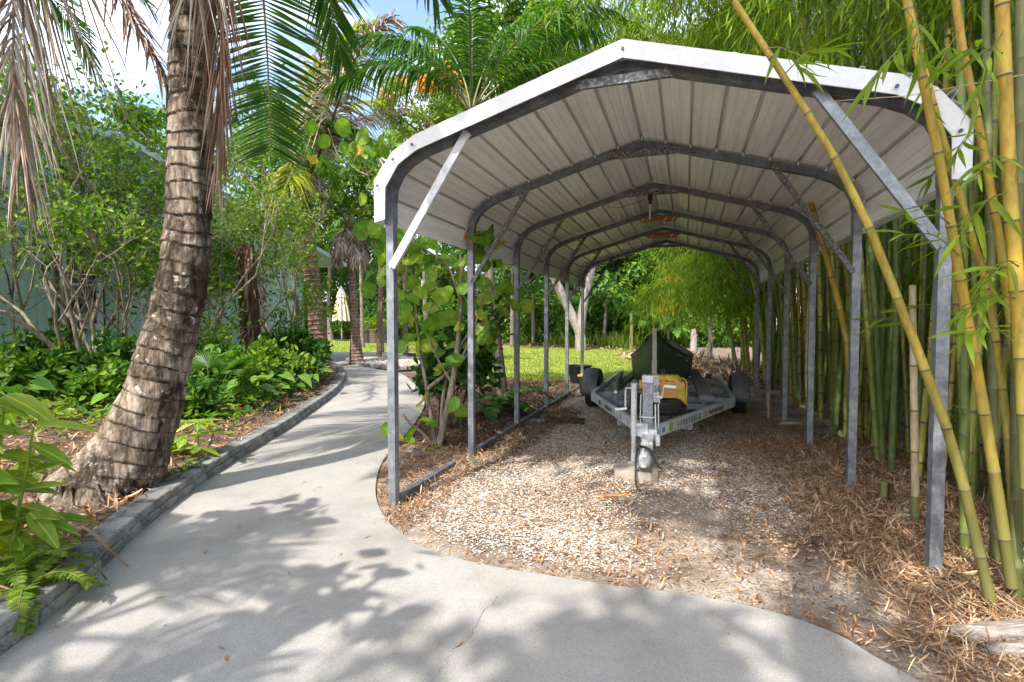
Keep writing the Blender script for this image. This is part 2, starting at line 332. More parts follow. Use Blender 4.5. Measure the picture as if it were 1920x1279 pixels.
# foliage
G1 = [(0, (.035, .095, .013)), (.35, (.065, .15, .018)), (.7, (.115, .215, .025)), (1, (.2, .29, .035))]
M['leaf_shrub'] = leafmat('shrub_leaf', [(0, (.045, .11, .016)), (.4, (.09, .18, .022)), (.75, (.16, .25, .03)), (1, (.27, .33, .05))], .42)
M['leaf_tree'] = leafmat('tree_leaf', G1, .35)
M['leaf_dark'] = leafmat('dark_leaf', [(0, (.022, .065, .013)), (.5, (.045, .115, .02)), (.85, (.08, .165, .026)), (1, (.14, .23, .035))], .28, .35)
M['leaf_lime'] = leafmat('lime_leaf', [(0, (.07, .14, .015)), (.5, (.13, .2, .02)), (1, (.21, .27, .03))], .42)
M['leaf_bamboo'] = leafmat('bamboo_leaf', [(0, (.07, .145, .014)), (.4, (.13, .21, .018)), (.75, (.21, .28, .024)), (.96, (.30, .33, .035)), (1, (.36, .28, .07))], .45, .45)
M['frond'] = leafmat('palm_frond', [(0, (.022, .07, .012)), (.5, (.045, .115, .016)), (1, (.085, .165, .022))], .32, .35)
M['frond_yellow'] = leafmat('yellow_frond', [(0, (.14, .2, .02)), (.5, (.26, .28, .03)), (1, (.4, .36, .045))], .4, .4)
M['frond_dead'] = leafmat('dead_frond', [(0, (.13, .075, .045)), (.3, (.26, .18, .12)), (.65, (.45, .38, .31)), (1, (.62, .57, .52))], .12, .7, tint=(1.1, .9, .7), spec=.15)
M['frond_rust'] = leafmat('rust_frond', [(0, (.085, .045, .028)), (.5, (.18, .105, .065)), (1, (.36, .27, .2))], .15, .7, tint=(1.1, .8, .6), spec=.15)
M['grape'] = leafmat('sea_grape_leaf', [(0, (.09, .19, .025)), (.5, (.17, .29, .035)), (1, (.28, .37, .05))], .42, .38, by='obj', veins=34)
M['grape_rust'] = leafmat('rusty_leaf', [(0, (.4, .13, .03)), (1, (.5, .22, .05))], .3, .5, by='obj')
M['grape_yellow'] = leafmat('yellow_leaf', [(0, (.45, .33, .05)), (1, (.5, .4, .08))], .3, .5, by='obj')
M['ginger'] = leafmat('ginger_leaf', [(0, (.13, .22, .025)), (.5, (.22, .31, .04)), (1, (.34, .39, .07))], .42, .35, by='obj', veins=60)
M['arum'] = leafmat('arum_leaf', [(0, (.03, .085, .016)), (.5, (.06, .14, .022)), (1, (.13, .24, .035))], .32, .3, by='obj', veins=30)
M['croton'] = leafmat('croton_leaf', [(0, (.35, .05, .02)), (.5, (.5, .12, .03)), (1, (.5, .28, .05))], .35)
M['flower_orange'] = leafmat('orange_petal', [(0, (.6, .16, .03)), (.6, (.7, .26, .05)), (1, (.6, .4, .08))], .3, .6, tint=(1.2, .9, .5))
M['litter'] = leafmat('dry_leaf_litter', [(0, (.1, .045, .02)), (.35, (.23, .115, .052)), (.7, (.38, .22, .11)), (1, (.54, .39, .24))], .08, .8, tint=(1, .9, .7), spec=.15)
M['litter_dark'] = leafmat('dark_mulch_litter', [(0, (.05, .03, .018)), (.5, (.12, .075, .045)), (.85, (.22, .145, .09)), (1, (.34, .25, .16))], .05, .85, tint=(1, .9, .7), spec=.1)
M['litter_pale'] = leafmat('bamboo_litter', [(0, (.13, .065, .034)), (.35, (.27, .155, .083)), (.7, (.43, .28, .165)), (1, (.60, .46, .32))], .08, .8, tint=(1, .9, .7), spec=.15)
M['pebble'] = leafmat('white_pebble', [(0, (.2, .14, .095)), (.28, (.36, .28, .215)), (.55, (.50, .435, .365)), (.85, (.62, .575, .515)), (1, (.72, .69, .645))], 0.0, .85, tint=(1, 1, 1), spec=.25)
M['grass'] = leafmat('grass_blade', [(0, (.12, .17, .02)), (.5, (.21, .26, .03)), (1, (.34, .37, .07))], .4)
def culmmat(name, stops, base=None):
    m, t, p, o = nodes(name)
    c = ramp(t, stops, t.nodes.new('ShaderNodeObjectInfo').outputs['Random'])
    f = mixc(t, c, ramp(t, [(.3, (.62, .66, .5)), (.55, (1, 1, 1)), (.8, (1.35, 1.15, .9))], noise(t, 2.2, 6, .6, (3, 3, .5))), 1.0, 'MULTIPLY')
    f = mixc(t, f, ramp(t, [(.35, (.75,) * 3), (.6, (1.08,) * 3)], noise(t, 30, 4, .6, (1, 1, .3))), 1.0, 'MULTIPLY')
    f = mixc(t, f, mixc(t, f, (.55, .36, .22), 1.0, 'MULTIPLY'), ramp(t, [(.53, (0,) * 3), (.68, (.9,) * 3)], noise(t, 7, 9, .72, (2, 2, .5))))
    if base:
        sx = t.nodes.new('ShaderNodeSeparateXYZ'); t.links.new(t.nodes.new('ShaderNodeTexCoord').outputs['Generated'], sx.inputs[0])
        f = mixc(t, f, base, ramp(t, [(.05, (.9,) * 3), (.42, (0,) * 3)], sx.outputs['Z']))
    t.links.new(f, p.inputs['Base Color']); p.inputs['Roughness'].default_value = .55; return m
M['culm'] = culmmat('bamboo_culm', [(0, (.09, .15, .04)), (.3, (.17, .225, .05)), (.6, (.29, .31, .065)), (.85, (.40, .37, .08)), (1, (.52, .43, .11))])
M['culm_olive'] = culmmat('olive_culm', [(0, (.11, .125, .04)), (.5, (.17, .17, .05)), (1, (.24, .21, .06))])
M['culm_yellow'] = culmmat('yellow_culm', [(0, (.36, .26, .035)), (.5, (.46, .29, .03)), (1, (.38, .3, .045))], (.15, .16, .05))
M['culm_dead'] = culmmat('dead_culm', [(0, (.48, .38, .25)), (1, (.58, .47, .33))])
M['node'] = surf('culm_node', [(.3, (.06, .06, .03)), (.7, (.2, .18, .1))], 20, .7)
M['sheath'] = surf('dry_sheath', [(.3, (.35, .25, .15)), (.7, (.55, .43, .3))], 10, .8)

# ------------------------------------------------------------------ the setting
from mathutils.geometry import tessellate_polygon
def slab(name, poly, z1, z0, mat, label=None):
    poly = [tuple(p[:2]) for p in poly]
    tri = tessellate_polygon([[Vector((*p, 0)) for p in poly]])
    n = len(poly); g = Geo()
    V = np.array([(*p, z1) for p in poly] + [(*p, z0) for p in poly])
    a = sum(poly[i][0] * poly[(i + 1) % n][1] - poly[(i + 1) % n][0] * poly[i][1] for i in range(n))
    F = []
    for t in tri:
        q = [poly[i] for i in t]
        ar = (q[1][0] - q[0][0]) * (q[2][1] - q[0][1]) - (q[2][0] - q[0][0]) * (q[1][1] - q[0][1])
        F.append(list(t) if ar > 0 else list(t)[::-1])
    g.add(V, F); g.add(V, [[i, (i + 1) % n, n + (i + 1) % n, n + i][::(-1 if a > 0 else 1)] for i in range(n)])
    return g.obj(name, mat, kind='structure')
def smooth(P, k=6):                                      # Catmull-Rom through points
    P = np.asarray(P, float); Q = np.vstack([2 * P[0] - P[1], P, 2 * P[-1] - P[-2]]); out = []
    for i in range(1, len(Q) - 2):
        for t in np.linspace(0, 1, k, endpoint=False):
            a, b, c, d = Q[i - 1:i + 3]
            out.append(.5 * (2 * b + (c - a) * t + (2 * a - 5 * b + 4 * c - d) * t * t + (3 * b - a - 3 * c + d) * t ** 3))
    out.append(P[-1]); return np.array(out)
def inside(poly, P):
    poly = np.asarray(poly)[:, :2]; x, y = P[:, 0], P[:, 1]; r = np.zeros(len(P), bool); j = len(poly) - 1
    for i in range(len(poly)):
        xi, yi = poly[i]; xj, yj = poly[j]
        c = ((yi > y) != (yj > y)) & (x < (xj - xi) * (y - yi) / (yj - yi + 1e-12) + xi); r ^= c; j = i
    return r
def vnoise(P, s, seed=0):                                # cheap smooth field in about -1..1
    r = np.random.default_rng(seed); v = 0
    for k in range(6):
        a = r.uniform(0, 2 * np.pi); f = s * r.uniform(.6, 1.7)
        v = v + np.sin((P[:, 0] * np.cos(a) + P[:, 1] * np.sin(a)) * f + r.uniform(0, 6))
    return v / 3.2

LEFT = smooth([(-2.1, -3), (-2.15, .3), (-2.2, 1.5), (-2.27, 2.3), (-2.36, 2.75), (-2.5, 3.2), (-2.66, 3.78), (-2.8, 4.5), (-2.9, 5.2), (-2.97, 5.9), (-3.08, 7.1), (-3.26, 8.4), (-3.6, 10.6), (-4.15, 12.9), (-4.8, 14.9), (-5.35, 16.2), (-5.9, 17.0), (-6.9, 17.6)], 5)
RIGHT = smooth([(2.1, -3), (1.95, .5), (1.72, 1.9), (1.6, 2.25), (1.53, 2.42), (1.33, 2.6), (.98, 2.76), (.56, 2.87), (.22, 2.98), (-.13, 3.1), (-.42, 3.25), (-.73, 3.52), (-1.03, 4.03), (-1.24, 4.69), (-1.38, 5.6), (-1.40, 7.1), (-1.54, 9.1), (-1.95, 11.0), (-2.6, 13.2), (-3.3, 15.0), (-4.4, 16.4), (-5.5, 18.0), (-6.35, 19.6)], 5)
g = Geo(); s_ = 160.0
g.add([(-s_, -60, -.04), (s_, -60, -.04), (s_, 260, -.04), (-s_, 260, -.04)], [[0, 1, 2, 3]])
g.obj('ground', M['dirt'], kind='structure')
JY = 5.82
L1 = LEFT[LEFT[:, 1] < JY]; R1 = RIGHT[RIGHT[:, 1] < JY]; L2 = LEFT[LEFT[:, 1] > JY + .012]; R2 = RIGHT[RIGHT[:, 1] > JY + .012]
def at_y(P, y): return (np.interp(y, P[:, 1], P[:, 0]), y)
slab('driveway', list(L1) + [at_y(LEFT, JY)] + [at_y(RIGHT, JY - .03)] + list(R1[::-1]), .022, -.06, M['concrete'])
back = [(-5.7, 21.4), (-3.6, 22.0), (-3.4, 24.6), (-9.2, 25.4), (-8.6, 21), (-7.6, 18.2)]
slab('concrete_path', [at_y(LEFT, JY + .011)] + list(L2) + back[::-1] + list(R2[::-1]) + [at_y(RIGHT, JY - .019)], .022, -.06, M['concrete'])
g = Geo(); g.box((-.3, JY, -.02), (7, .1, .03)); g.obj('joint_filler', M['print_d'], kind='structure')
GRAV = [tuple(p) for p in RIGHT[(RIGHT[:, 1] < 6.5) & (RIGHT[:, 1] > -2.5)]] + [(-1.0, 7.0), tuple(cp(.1, 4)[:2]), tuple(cp(.0, 9)[:2]), tuple(cp(4, 9.5)[:2]), tuple(cp(8, 6)[:2]), tuple(cp(8, -3)[:2]), (4, -2.6)]
slab('gravel_bed', GRAV, -.004, -.05, M['gravel_base'])
slab('mulch_bed', [(-1.36, 6.4), (-1.38, 7.4), (-1.5, 9.1), (-1.9, 11), (-2.6, 13.2), (-3.2, 14.9), (-2.2, 15.2), (-.6, 13.6), (.8, 12.4), tuple(cp(-.05, 8.8)[:2]), tuple(cp(-.05, 3)[:2]), tuple(cp(.1, 1.7)[:2])], .001, -.05, M['mulch'])
BED = [(p[0] - .12, p[1]) for p in LEFT] + [(-8.2, 17.6), (-9.9, 10.6), (-11.3, 3), (-11.3, -3)]
slab('garden_bed', BED, .112, -.06, M['mulch'])
LAWN = [(-16.5, 46), (-9.3, 25.6), (-3.2, 24.9), (-3.0, 19.5), (-2.7, 16.6), (-1.0, 14.4), (.8, 13.2), (2.6, 13.6), (3.9, 14.5), (4.7, 17), (4.5, 23), (6.4, 27), (2, 30.5), (-1.5, 33), (-6, 38), (-10, 46)]
slab('lawn', LAWN, -.006, -.06, M['lawn'])
slab('patio', [(-19.5, 46.2), (-9.8, 46.2), (-9.8, 52), (-19.5, 52)], .03, -.1, M['patio'])
slab('far_mulch', [(-1.3, 33.2), (2.1, 30.7), (6.6, 27.2), (4.8, 23), (5, 17), (4.3, 14.4), (9, 12), (14, 24), (14, 40), (-6, 42), (-5.9, 38.2)], -.002, -.06, M['dirt'])

# raised island with white stones
ISL = smooth([(-6.2, 19.6), (-5.5, 18.1), (-4.4, 16.75), (-3.3, 15.9), (-2.95, 17.5), (-3.2, 20.4), (-4.6, 21.2), (-5.8, 21.0), (-6.2, 19.6)], 4)
slab('island_bed', ISL[:-1], .1, -.05, M['gravel_base'])
def block_mesh(L, D, H):
    g = Geo(); b = .008
    P = [(-L / 2, -D / 2), (L / 2, -D / 2), (L / 2, D / 2), (-L / 2, D / 2)]
    lv = [(0, 0), (0, H - b), (b, H)]
    V = np.array([[(x - math.copysign(i, x), y - math.copysign(i, y), z) for x, y in P] for i, z in lv]).reshape(-1, 3)
    F = [[k * 4 + q, k * 4 + (q + 1) % 4, k * 4 + 4 + (q + 1) % 4, k * 4 + 4 + q] for k in range(2) for q in range(4)] + [[8, 9, 10, 11], [3, 2, 1, 0]]
    g.add(V, F); return g.mesh('brick', M['border'])
def run_along(P, step):
    P = np.asarray(P); d = np.r_[0, np.cumsum(np.linalg.norm(np.diff(P, axis=0), axis=1))]
    for a in np.arange(step / 2, d[-1], step):
        x = np.interp(a, d, P[:, 0]); y = np.interp(a, d, P[:, 1])
        x2 = np.interp(a + .05, d, P[:, 0]); y2 = np.interp(a + .05, d, P[:, 1]); x1 = np.interp(a - .05, d, P[:, 0]); y1 = np.interp(a - .05, d, P[:, 1])
        yield x, y, math.atan2(y2 - y1, x2 - x1)
bt = thing('border_wall', 'low grey edging wall of two block courses curving along the concrete path', 'edging wall', (-2.5, 3, 0))
bms = [block_mesh(.292, .175, .064), block_mesh(.286, .18, .063), block_mesh(.295, .17, .066)]
bt.location = (0, 0, 0)
P = LEFT[LEFT[:, 1] > -.6]
for c_ in (0, 1):
    Q = P if c_ == 0 else P[1:]
    st = .30 if True else 0
    for i, (x, y, a) in enumerate(run_along(Q + np.array([-.085, 0]), st)):
        o = link('brick', bms[random.randrange(3)], bt)
        sh = random.uniform(-.007, .007) + (.012 if c_ else 0)
        o.location = (x + math.sin(a) * -sh, y + math.cos(a) * sh, (.018 + c_ * .0665) + (random.uniform(0, .003) if c_ else 0))
        o.rotation_euler = (random.uniform(-.008, .008), random.uniform(-.008, .008), a + random.uniform(-.02, .02))
it = thing('island_edging', 'dark stone edging ring round the white gravel island at the path fork', 'edging', (0, 0, 0))
im = block_mesh(.36, .16, .1)
for x, y, a in run_along(ISL, .38):
    link('stone', im, it, loc=(x, y, .02), rot=(0, 0, a + random.uniform(-.05, .05)))

# ------------------------------------------------------------------ pebbles, litter, grass
def stones(n, smin, smax):
    r = rng
    V0 = nrm(np.array([(0, 0, 1), (1, 0, .2), (.3, .95, .1), (-.8, .6, .15), (-.8, -.6, .1), (.3, -.95, .2), (0, 0, -1)], float)); V0[0] = (0, 0, .8)
    F0 = np.array([[0, 1 + i, 1 + (i + 1) % 5] for i in range(5)] + [[6, 1 + (i + 1) % 5, 1 + i] for i in range(5)])
    s = r.uniform(smin, smax, (n, 1, 1)) * r.uniform(.55, 1.25, (n, 1, 3)) * np.array([1, 1, .62]) * (1 + .18 * r.standard_normal((n, 7, 1)))
    V = V0[None] * s; a = r.uniform(0, 6.283, n); c, sn = np.cos(a)[:, None], np.sin(a)[:, None]
    V = np.stack([V[..., 0] * c - V[..., 1] * sn, V[..., 0] * sn + V[..., 1] * c, V[..., 2]], -1)
    return V, F0
def scatter_stones(name, P, smin, smax, z):
    V, F = stones(len(P), smin, smax); V = V + np.c_[P, np.full(len(P), z) + rng.uniform(-.004, .006, len(P))][:, None]
    g = Geo(); g.add(V.reshape(-1, 3), (F[None] + (np.arange(len(P)) * 7)[:, None, None]).reshape(-1, 3))
    return g.obj(name, M['pebble'], kind='stuff')
def edge_dist(P, line):
    d = np.full(len(P), 9.)
    for i in range(len(line) - 1):
        a, b = line[i][:2], line[i + 1][:2]; ab = b - a; t = np.clip(((P - a) @ ab) / (ab @ ab), 0, 1)
        d = np.minimum(d, np.linalg.norm(P - a - t[:, None] * ab, axis=1))
    return d
def uvof(P): q = P - P0[:2]; return q @ WV[:2], q @ DV[:2]
P = np.c_[rng.uniform(-1.3, 4.6, 300000), rng.uniform(2.3, 10.0, 300000)]
P = P[inside(GRAV, P)]; u, v = uvof(P); e = edge_dist(P, RIGHT); nz = vnoise(P, 2.2, 3)
dens = np.clip((e - .12) / .35, 0, 1) * np.clip((3.35 + .25 * nz - u) / .45, 0.0, 1) * np.clip(1.05 + .75 * nz, .1, 1)
dens *= np.clip(5.5 / P[:, 1], .4, 1)
dens *= np.where(v < 0.15, np.clip(.85 + nz * .8, .12, 1), 1) * np.clip((u + .1 + .2 * nz + (v < 0) * .6) / .5, .03, 1) * np.where(v > 3, .6, 1)
P = P[rng.random(len(P)) < dens * .88]
scatter_stones('pebbles', P, .005, .0115, .002)
P = np.c_[rng.uniform(-6.3, -2.8, 5000), rng.uniform(15.6, 21.4, 5000)]; P = P[inside(ISL, P)]
scatter_stones('island_pebbles', P, .025, .05, .105)
def litter(name, P, z, L, W, mat, pile=.03, tilt=.35, T=T_LANCE2):
    n = len(P); a = rng.uniform(0, 6.283, n); t = rng.normal(0, tilt, n)
    D = np.c_[np.cos(a) * np.cos(t), np.sin(a) * np.cos(t), np.sin(t)]
    N = nrm(np.c_[rng.normal(0, .35, (n, 2)), np.ones(n)])
    g = Geo(); Ls = rng.uniform(*L, n)
    g.leaves(np.c_[P, z + rng.uniform(0, 1, n) ** 1.5 * pile + .004 + np.abs(np.sin(t)) * Ls * (D[:, 2] < 0)], D, N, Ls, rng.uniform(*W, n), T, rng.normal(0, .28, n))
    return g.obj(name, mat, kind='stuff')
P = np.c_[rng.uniform(1.2, 9, 100000), rng.uniform(-1, 16, 100000)]
u, v = uvof(P); e = edge_dist(P, RIGHT); nz = vnoise(P, 1.8, 5)
far = np.clip(2.2 / np.maximum(P[:, 1], 1), .1, 1)
keep = inside(GRAV, P) & (e > .03) & (u > 2.95 + .2 * nz) & (u < 7.5)
w_ = np.clip((u - 2.9 + .3 * nz) / .6, 0.03, 1) * np.clip(far * 1.5, 0, 1)
P1 = P[keep & (rng.random(len(P)) < w_)]
Q1 = np.c_[rng.uniform(1.0, 4.6, 95000), rng.uniform(1.2, 6.5, 95000)]; u, v = uvof(Q1); nz = vnoise(Q1, 1.8, 5)
Q1 = Q1[(inside(GRAV, Q1)) & (edge_dist(Q1, RIGHT) > .02) & (rng.random(len(Q1)) < np.clip((u - 2.95 + .3 * nz) / .5, 0, 1) * np.where(v > 1.6, .7, 1))]
P1 = np.vstack([P1, Q1])
k_ = rng.random(len(P1)) < .016; Q2 = P1[k_]; litter('sheath_litter', Q2, .01, (.05, .15), (.012, .03), M['litter_pale'], .03, .25, T_LANCE)
litter('bamboo_litter', P1, .0, (.025, .125), (.003, .0085), M['litter_pale'], .04, .3, T_LANCE2)
P = np.c_[rng.uniform(-1.3, 4, 70000), rng.uniform(2.3, 9, 70000)]
P = P[inside(GRAV, P)]; u, v = uvof(P); nz = vnoise(P, 3, 8)
P = P[rng.random(len(P)) < np.clip(.20 + .25 * nz + .35 * (u > 2.5) + .15 * (u < .3), .08, .9)]
litter('gravel_litter', P, .008, (.02, .075), (.005, .013), M['litter'], .015, .2)
P = np.c_[rng.uniform(-1.5, 1.4, 30000), rng.uniform(3.3, 13, 30000)]; u, v = uvof(P)
e = edge_dist(P, RIGHT)
P = P[(inside(GRAV, P) | inside(list(RIGHT[(RIGHT[:, 1] > 4)]) + [(1, 14), tuple(cp(0, 9)[:2]), tuple(cp(.2, 0)[:2])], P)) & (u < .5 + .5 * vnoise(P, 2, 9)) & (e > .02) & (P[:, 0] > -1.6) & (rng.random(len(P)) < .75)]
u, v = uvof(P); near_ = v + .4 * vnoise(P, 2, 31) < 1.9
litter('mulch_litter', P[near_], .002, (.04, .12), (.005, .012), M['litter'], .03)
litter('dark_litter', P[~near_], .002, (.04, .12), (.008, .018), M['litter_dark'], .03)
P = np.c_[rng.uniform(-8, -2.2, 40000), rng.uniform(.5, 16, 40000) ** 1.0]
P = P[inside(BED, P)]; P = P[rng.random(len(P)) < np.clip(3.2 / np.maximum(P[:, 1], 1.5), .12, .8)]
litter('bed_litter', P, .113, (.04, .16), (.008, .022), M['litter'], .03)
P = np.c_[rng.uniform(-17, 7, 190000), rng.uniform(13, 46, 190000)]
P = P[inside(LAWN, P)]; P = P[rng.random(len(P)) < np.clip(17 / P[:, 1], .2, 1) ** 1.4]
n = len(P); a = rng.uniform(0, 6.283, n)
g = Geo(); g.leaves(np.c_[P, np.full(n, -.008)], np.c_[np.cos(a) * .5, np.sin(a) * .5, np.ones(n)], np.c_[-np.cos(a), -np.sin(a), np.full(n, .4)], rng.uniform(.05, .11, n), rng.uniform(.012, .022, n), T_BLADE, .2)
g.obj('grass', M['grass'], kind='stuff')

# ------------------------------------------------------------------ carport
SP = 1.64
ct = thing('carport', 'open galvanised steel carport with white ribbed metal roof over the boat trailer', 'carport', tuple(P0), -YAW)
def mir(u): return 3.66 - u
HALF = [(0.0, 2.42), (.02, 2.56), (.08, 2.67), (.18, 2.755), (.32, 2.82), (1.60, 3.185)]
BOW = HALF + [(1.83, 3.235)] + [(mir(a), b) for a, b in HALF[::-1]]
def sweep_rect(path, w, d, y):                           # rectangular tube along a path in the x-z plane
    P = np.array([(a, y, b) for a, b in path]); T = nrm(np.gradient(P, axis=0)); N = np.stack([-T[:, 2], 0 * T[:, 0], T[:, 0]], -1)
    Y = np.array([0, 1, 0]); k = len(P)
    V = np.stack([P + N * i * w / 2 + Y * j * d / 2 for i, j in ((-1, -1), (1, -1), (1, 1), (-1, 1))], 1)
    F = [[q * 4 + r, q * 4 + (r + 1) % 4, q * 4 + 4 + (r + 1) % 4, q * 4 + 4 + r] for q in range(k - 1) for r in range(4)]
    g = Geo(); g.add(V.reshape(-1, 3), np.array(F)); g.add(V.reshape(-1, 3), [[0, 1, 2, 3], [4 * k - 1, 4 * k - 2, 4 * k - 3, 4 * k - 4]]); return g
TW = .064
for i in range(6):
    y = i * SP
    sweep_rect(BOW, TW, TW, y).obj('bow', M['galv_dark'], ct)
    for x in (0, 3.66):
        g = Geo(); g.box((x, y, 1.21), (TW, TW, 2.42)); g.box((x, y, 2.36), (TW + .008, TW + .008, .16)); g.obj('post', M['galv'], ct)
        s = 1 if x == 0 else -1
        yy = y - .047
        p, q = (x + s * .03, yy, 1.93), (x + s * .68, yy, 2.91)
        g = Geo()
        if i == 0: g.bar(p, q, .024, .062, (0, 1, 0)) if False else g.bar(p, q, .03, .062, (-s, 0, .6))
        else: g.bar(p, q, .03, .045, (-s, 0, .6))
        for b in (p, q): g.tube([np.array(b) + (0, -.02, 0), np.array(b) + (0, -.028, 0)], .009, 6)
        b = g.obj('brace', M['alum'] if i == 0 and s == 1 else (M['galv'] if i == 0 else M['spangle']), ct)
    g = Geo(); g.bar((1.50, y - .048, 3.135), (2.14, y - .048, 3.135), .03, .06); g.obj('ridge_brace', M['spangle'], ct)
for x, a, b in ((0, .06, 1.15), (0, 1.72, 8.15)):
    g = Geo(); g.bar((x, a, .035), (x, b, .035), .06, .06); g.obj('base_rail', M['galv_dark'], ct)
# roof sheet: cross-section with ribs running the length of the roof
RH = [(-.052, 2.285), (-.052, 2.59), (-.012, 2.70), (.11, 2.80), (.29, 2.875), (1.83, 3.300)]
prof = np.array(RH + [(mir(a), b) for a, b in RH[-2::-1]])
d = np.r_[0, np.cumsum(np.linalg.norm(np.diff(prof, axis=0), axis=1))]; TOT = d[-1]
def rp(s, off):
    x = np.interp(s, d, prof[:, 0]); z = np.interp(s, d, prof[:, 1]); e = .012
    tx = np.interp(s + e, d, prof[:, 0]) - np.interp(s - e, d, prof[:, 0]); tz = np.interp(s + e, d, prof[:, 1]) - np.interp(s - e, d, prof[:, 1])
    l = math.hypot(tx, tz); return x - tz / l * off, z + tx / l * off
pitch = TOT / 20; stn = []
for k in range(20):
    s0 = k * pitch
    stn += [(s0 + .0, 0), (s0 + pitch * .22, 0), (s0 + pitch * .24, .006), (s0 + pitch * .30, .006), (s0 + pitch * .32, 0), (s0 + pitch * .52, 0), (s0 + pitch * .54, .006), (s0 + pitch * .60, .006), (s0 + pitch * .62, 0), (s0 + pitch * .86, 0), (s0 + pitch * .875, .05), (s0 + pitch * .985, .05)]
stn.append((TOT, 0)); ends = np.linspace(0, len(stn) - 1, 6).astype(int)
for k in range(5):
    X = [rp(s, o) for s, o in stn[ends[k]:ends[k + 1] + 1]]; dz = .0015 * (k % 2)
    g = Geo(); g.sheet(np.array([[(x, y, z + dz) for x, z in X] for y in (-.13, 8.42)]))
    o = g.obj('roof_panel', M['roof_sheet'], ct)
    m = o.modifiers.new('thickness', 'SOLIDIFY'); m.thickness = .0012
for i in range(1, 6):                                    # screw tips that come through beside each bow
    g = Geo()
    for k in range(20):
        x, z = rp((k + .93) * pitch, -.012); g.tube([(x, i * SP - .045, z + .01), (x, i * SP - .045, z - .02)], .008, 5)
    g.obj('screw_tips', M['white'], ct, kind='stuff')
# gable trim, one folded piece per facet, front and back
TO = [(-.066, 2.27), (-.066, 2.59), (.10, 2.80), (.275, 2.90), (1.83, 3.355)]
TI = [(.024, 2.29), (.03, 2.53), (.145, 2.70), (.30, 2.79), (1.83, 3.235)]
TO = TO + [(mir(a), b) for a, b in TO[-2::-1]]; TI = TI + [(mir(a), b) for a, b in TI[-2::-1]]
for yf, sg in ((-.142, 1), (8.43, -1)):
    for k in range(8):
        g = Geo(); off = .002 * (k % 2)
        f = [(TO[k][0], yf - off, TO[k][1]), (TO[k + 1][0], yf - off, TO[k + 1][1]), (TI[k + 1][0], yf - off, TI[k + 1][1]), (TI[k][0], yf - off, TI[k][1])]
        bk = [(a, b + .01 * sg, c) for a, b, c in f]; top = [(a, b + .11 * sg, c + .001) for a, b, c in f[:2]]
        V = f + bk + top
        g.add(V, [[0, 1, 2, 3], [4, 7, 6, 5], [0, 8, 9, 1], [3, 2, 6, 7], [0, 3, 7, 4], [1, 5, 6, 2]])
        o = g.obj('gable_trim', M['trim'], ct)
        if sg == 1:
            h = Geo(); mxx = (np.array(f[1]) * .45 + np.array(f[2]) * .55) - (0.012 if k != 3 else 0)
            h.tube([mxx + (0, -.002, 0), mxx + (0, -.012, 0)], .011, 8); h.obj('screw', M['screw'], o)
# hanging racks and the little pendant pump
def rack(i, label):
    t = thing('hook_rack', label, 'rack', tuple(cp(1.82, i * SP - .07, 3.1)), -YAW, 'orange racks hanging under the roof ridge')
    g = Geo(); n = 9; c = .058
    for k in range(n):
        x0 = (k - n / 2) * c
        an = np.linspace(0, 2 * np.pi, 17)[:-1] + np.pi / 4
        ci = np.array([(x0 + c / 2 + .018 * math.cos(a), 0, .018 * math.sin(a)) for a in an])
        sq = []
        for a in an:
            q = np.array([math.cos(a), math.sin(a)]); q = q / max(abs(q)); sq.append((x0 + c / 2 + q[0] * c / 2, 0, q[1] * .042))
        V = np.vstack([ci, sq]); g.add(V, [[j, (j + 1) % 16, 16 + (j + 1) % 16, 16 + j] for j in range(16)])
    for s in (-1, 1): g.add([(s * n * c / 2, 0, -.042), (s * n * c / 2, 0, .042), (s * (n * c / 2 + .045), 0, .042)], [[0, 1, 2] if s > 0 else [2, 1, 0]])
    o = g.obj('plate', M['rack'], t); m = o.modifiers.new('thickness', 'SOLIDIFY'); m.thickness = .02; m.offset = 0
    for k in ((0, 2, 6, 8) if i == 3 else (1, 7)):
        x = (k - n / 2 + .5) * c; h = Geo()
        h.tube([(x - .018, -.02, -.09), (x - .02, -.02, -.02), (x - .008, -.02, .012), (x + .012, -.02, .012), (x + .022, -.02, -.004)], .006, 6); h.obj('hook', M['white'], t)
    g = Geo(); 
    for s in (-.2, .2): g.bar((s, 0, .042), (s, 0, .06), .02, .015)
    g.obj('clip', M['galv_dark'], t)
rack(3, 'orange perforated hook rack under the roof ridge, the nearer and larger of two')
rack(4, 'orange perforated hook rack under the roof ridge, the farther and smaller of two')
pt = thing('pendant_fixture', 'thin white rod hanging from a black socket under the third ridge brace', 'hanging fixture', tuple(cp(1.80, 2 * SP - .05, 3.1)), -YAW)
g = Geo(); g.lathe([(0, .02), (.03, .02), (.032, -.05), (.02, -.06), (.017, -.11), (0, -.11)], 12); g.obj('socket', M['plastic_black'], pt)
g = Geo(); g.tube([(0, 0, -.11), (-.003, 0, -.30)], .009, 8); g.obj('rod', M['white'], pt)
g = Geo(); g.lathe([(0, -.295), (.04, -.30), (.038, -.312), (0, -.318)], 12); g.obj('disc', M['galv'], pt)
g = Geo(); g.tube(smooth([(-.01, 0, -.02), (-.2, .02, -.075), (-.42, .05, -.115), (-.62, .1, -.05)], 5), .003, 5); g.obj('cord', M['plastic_black'], pt)

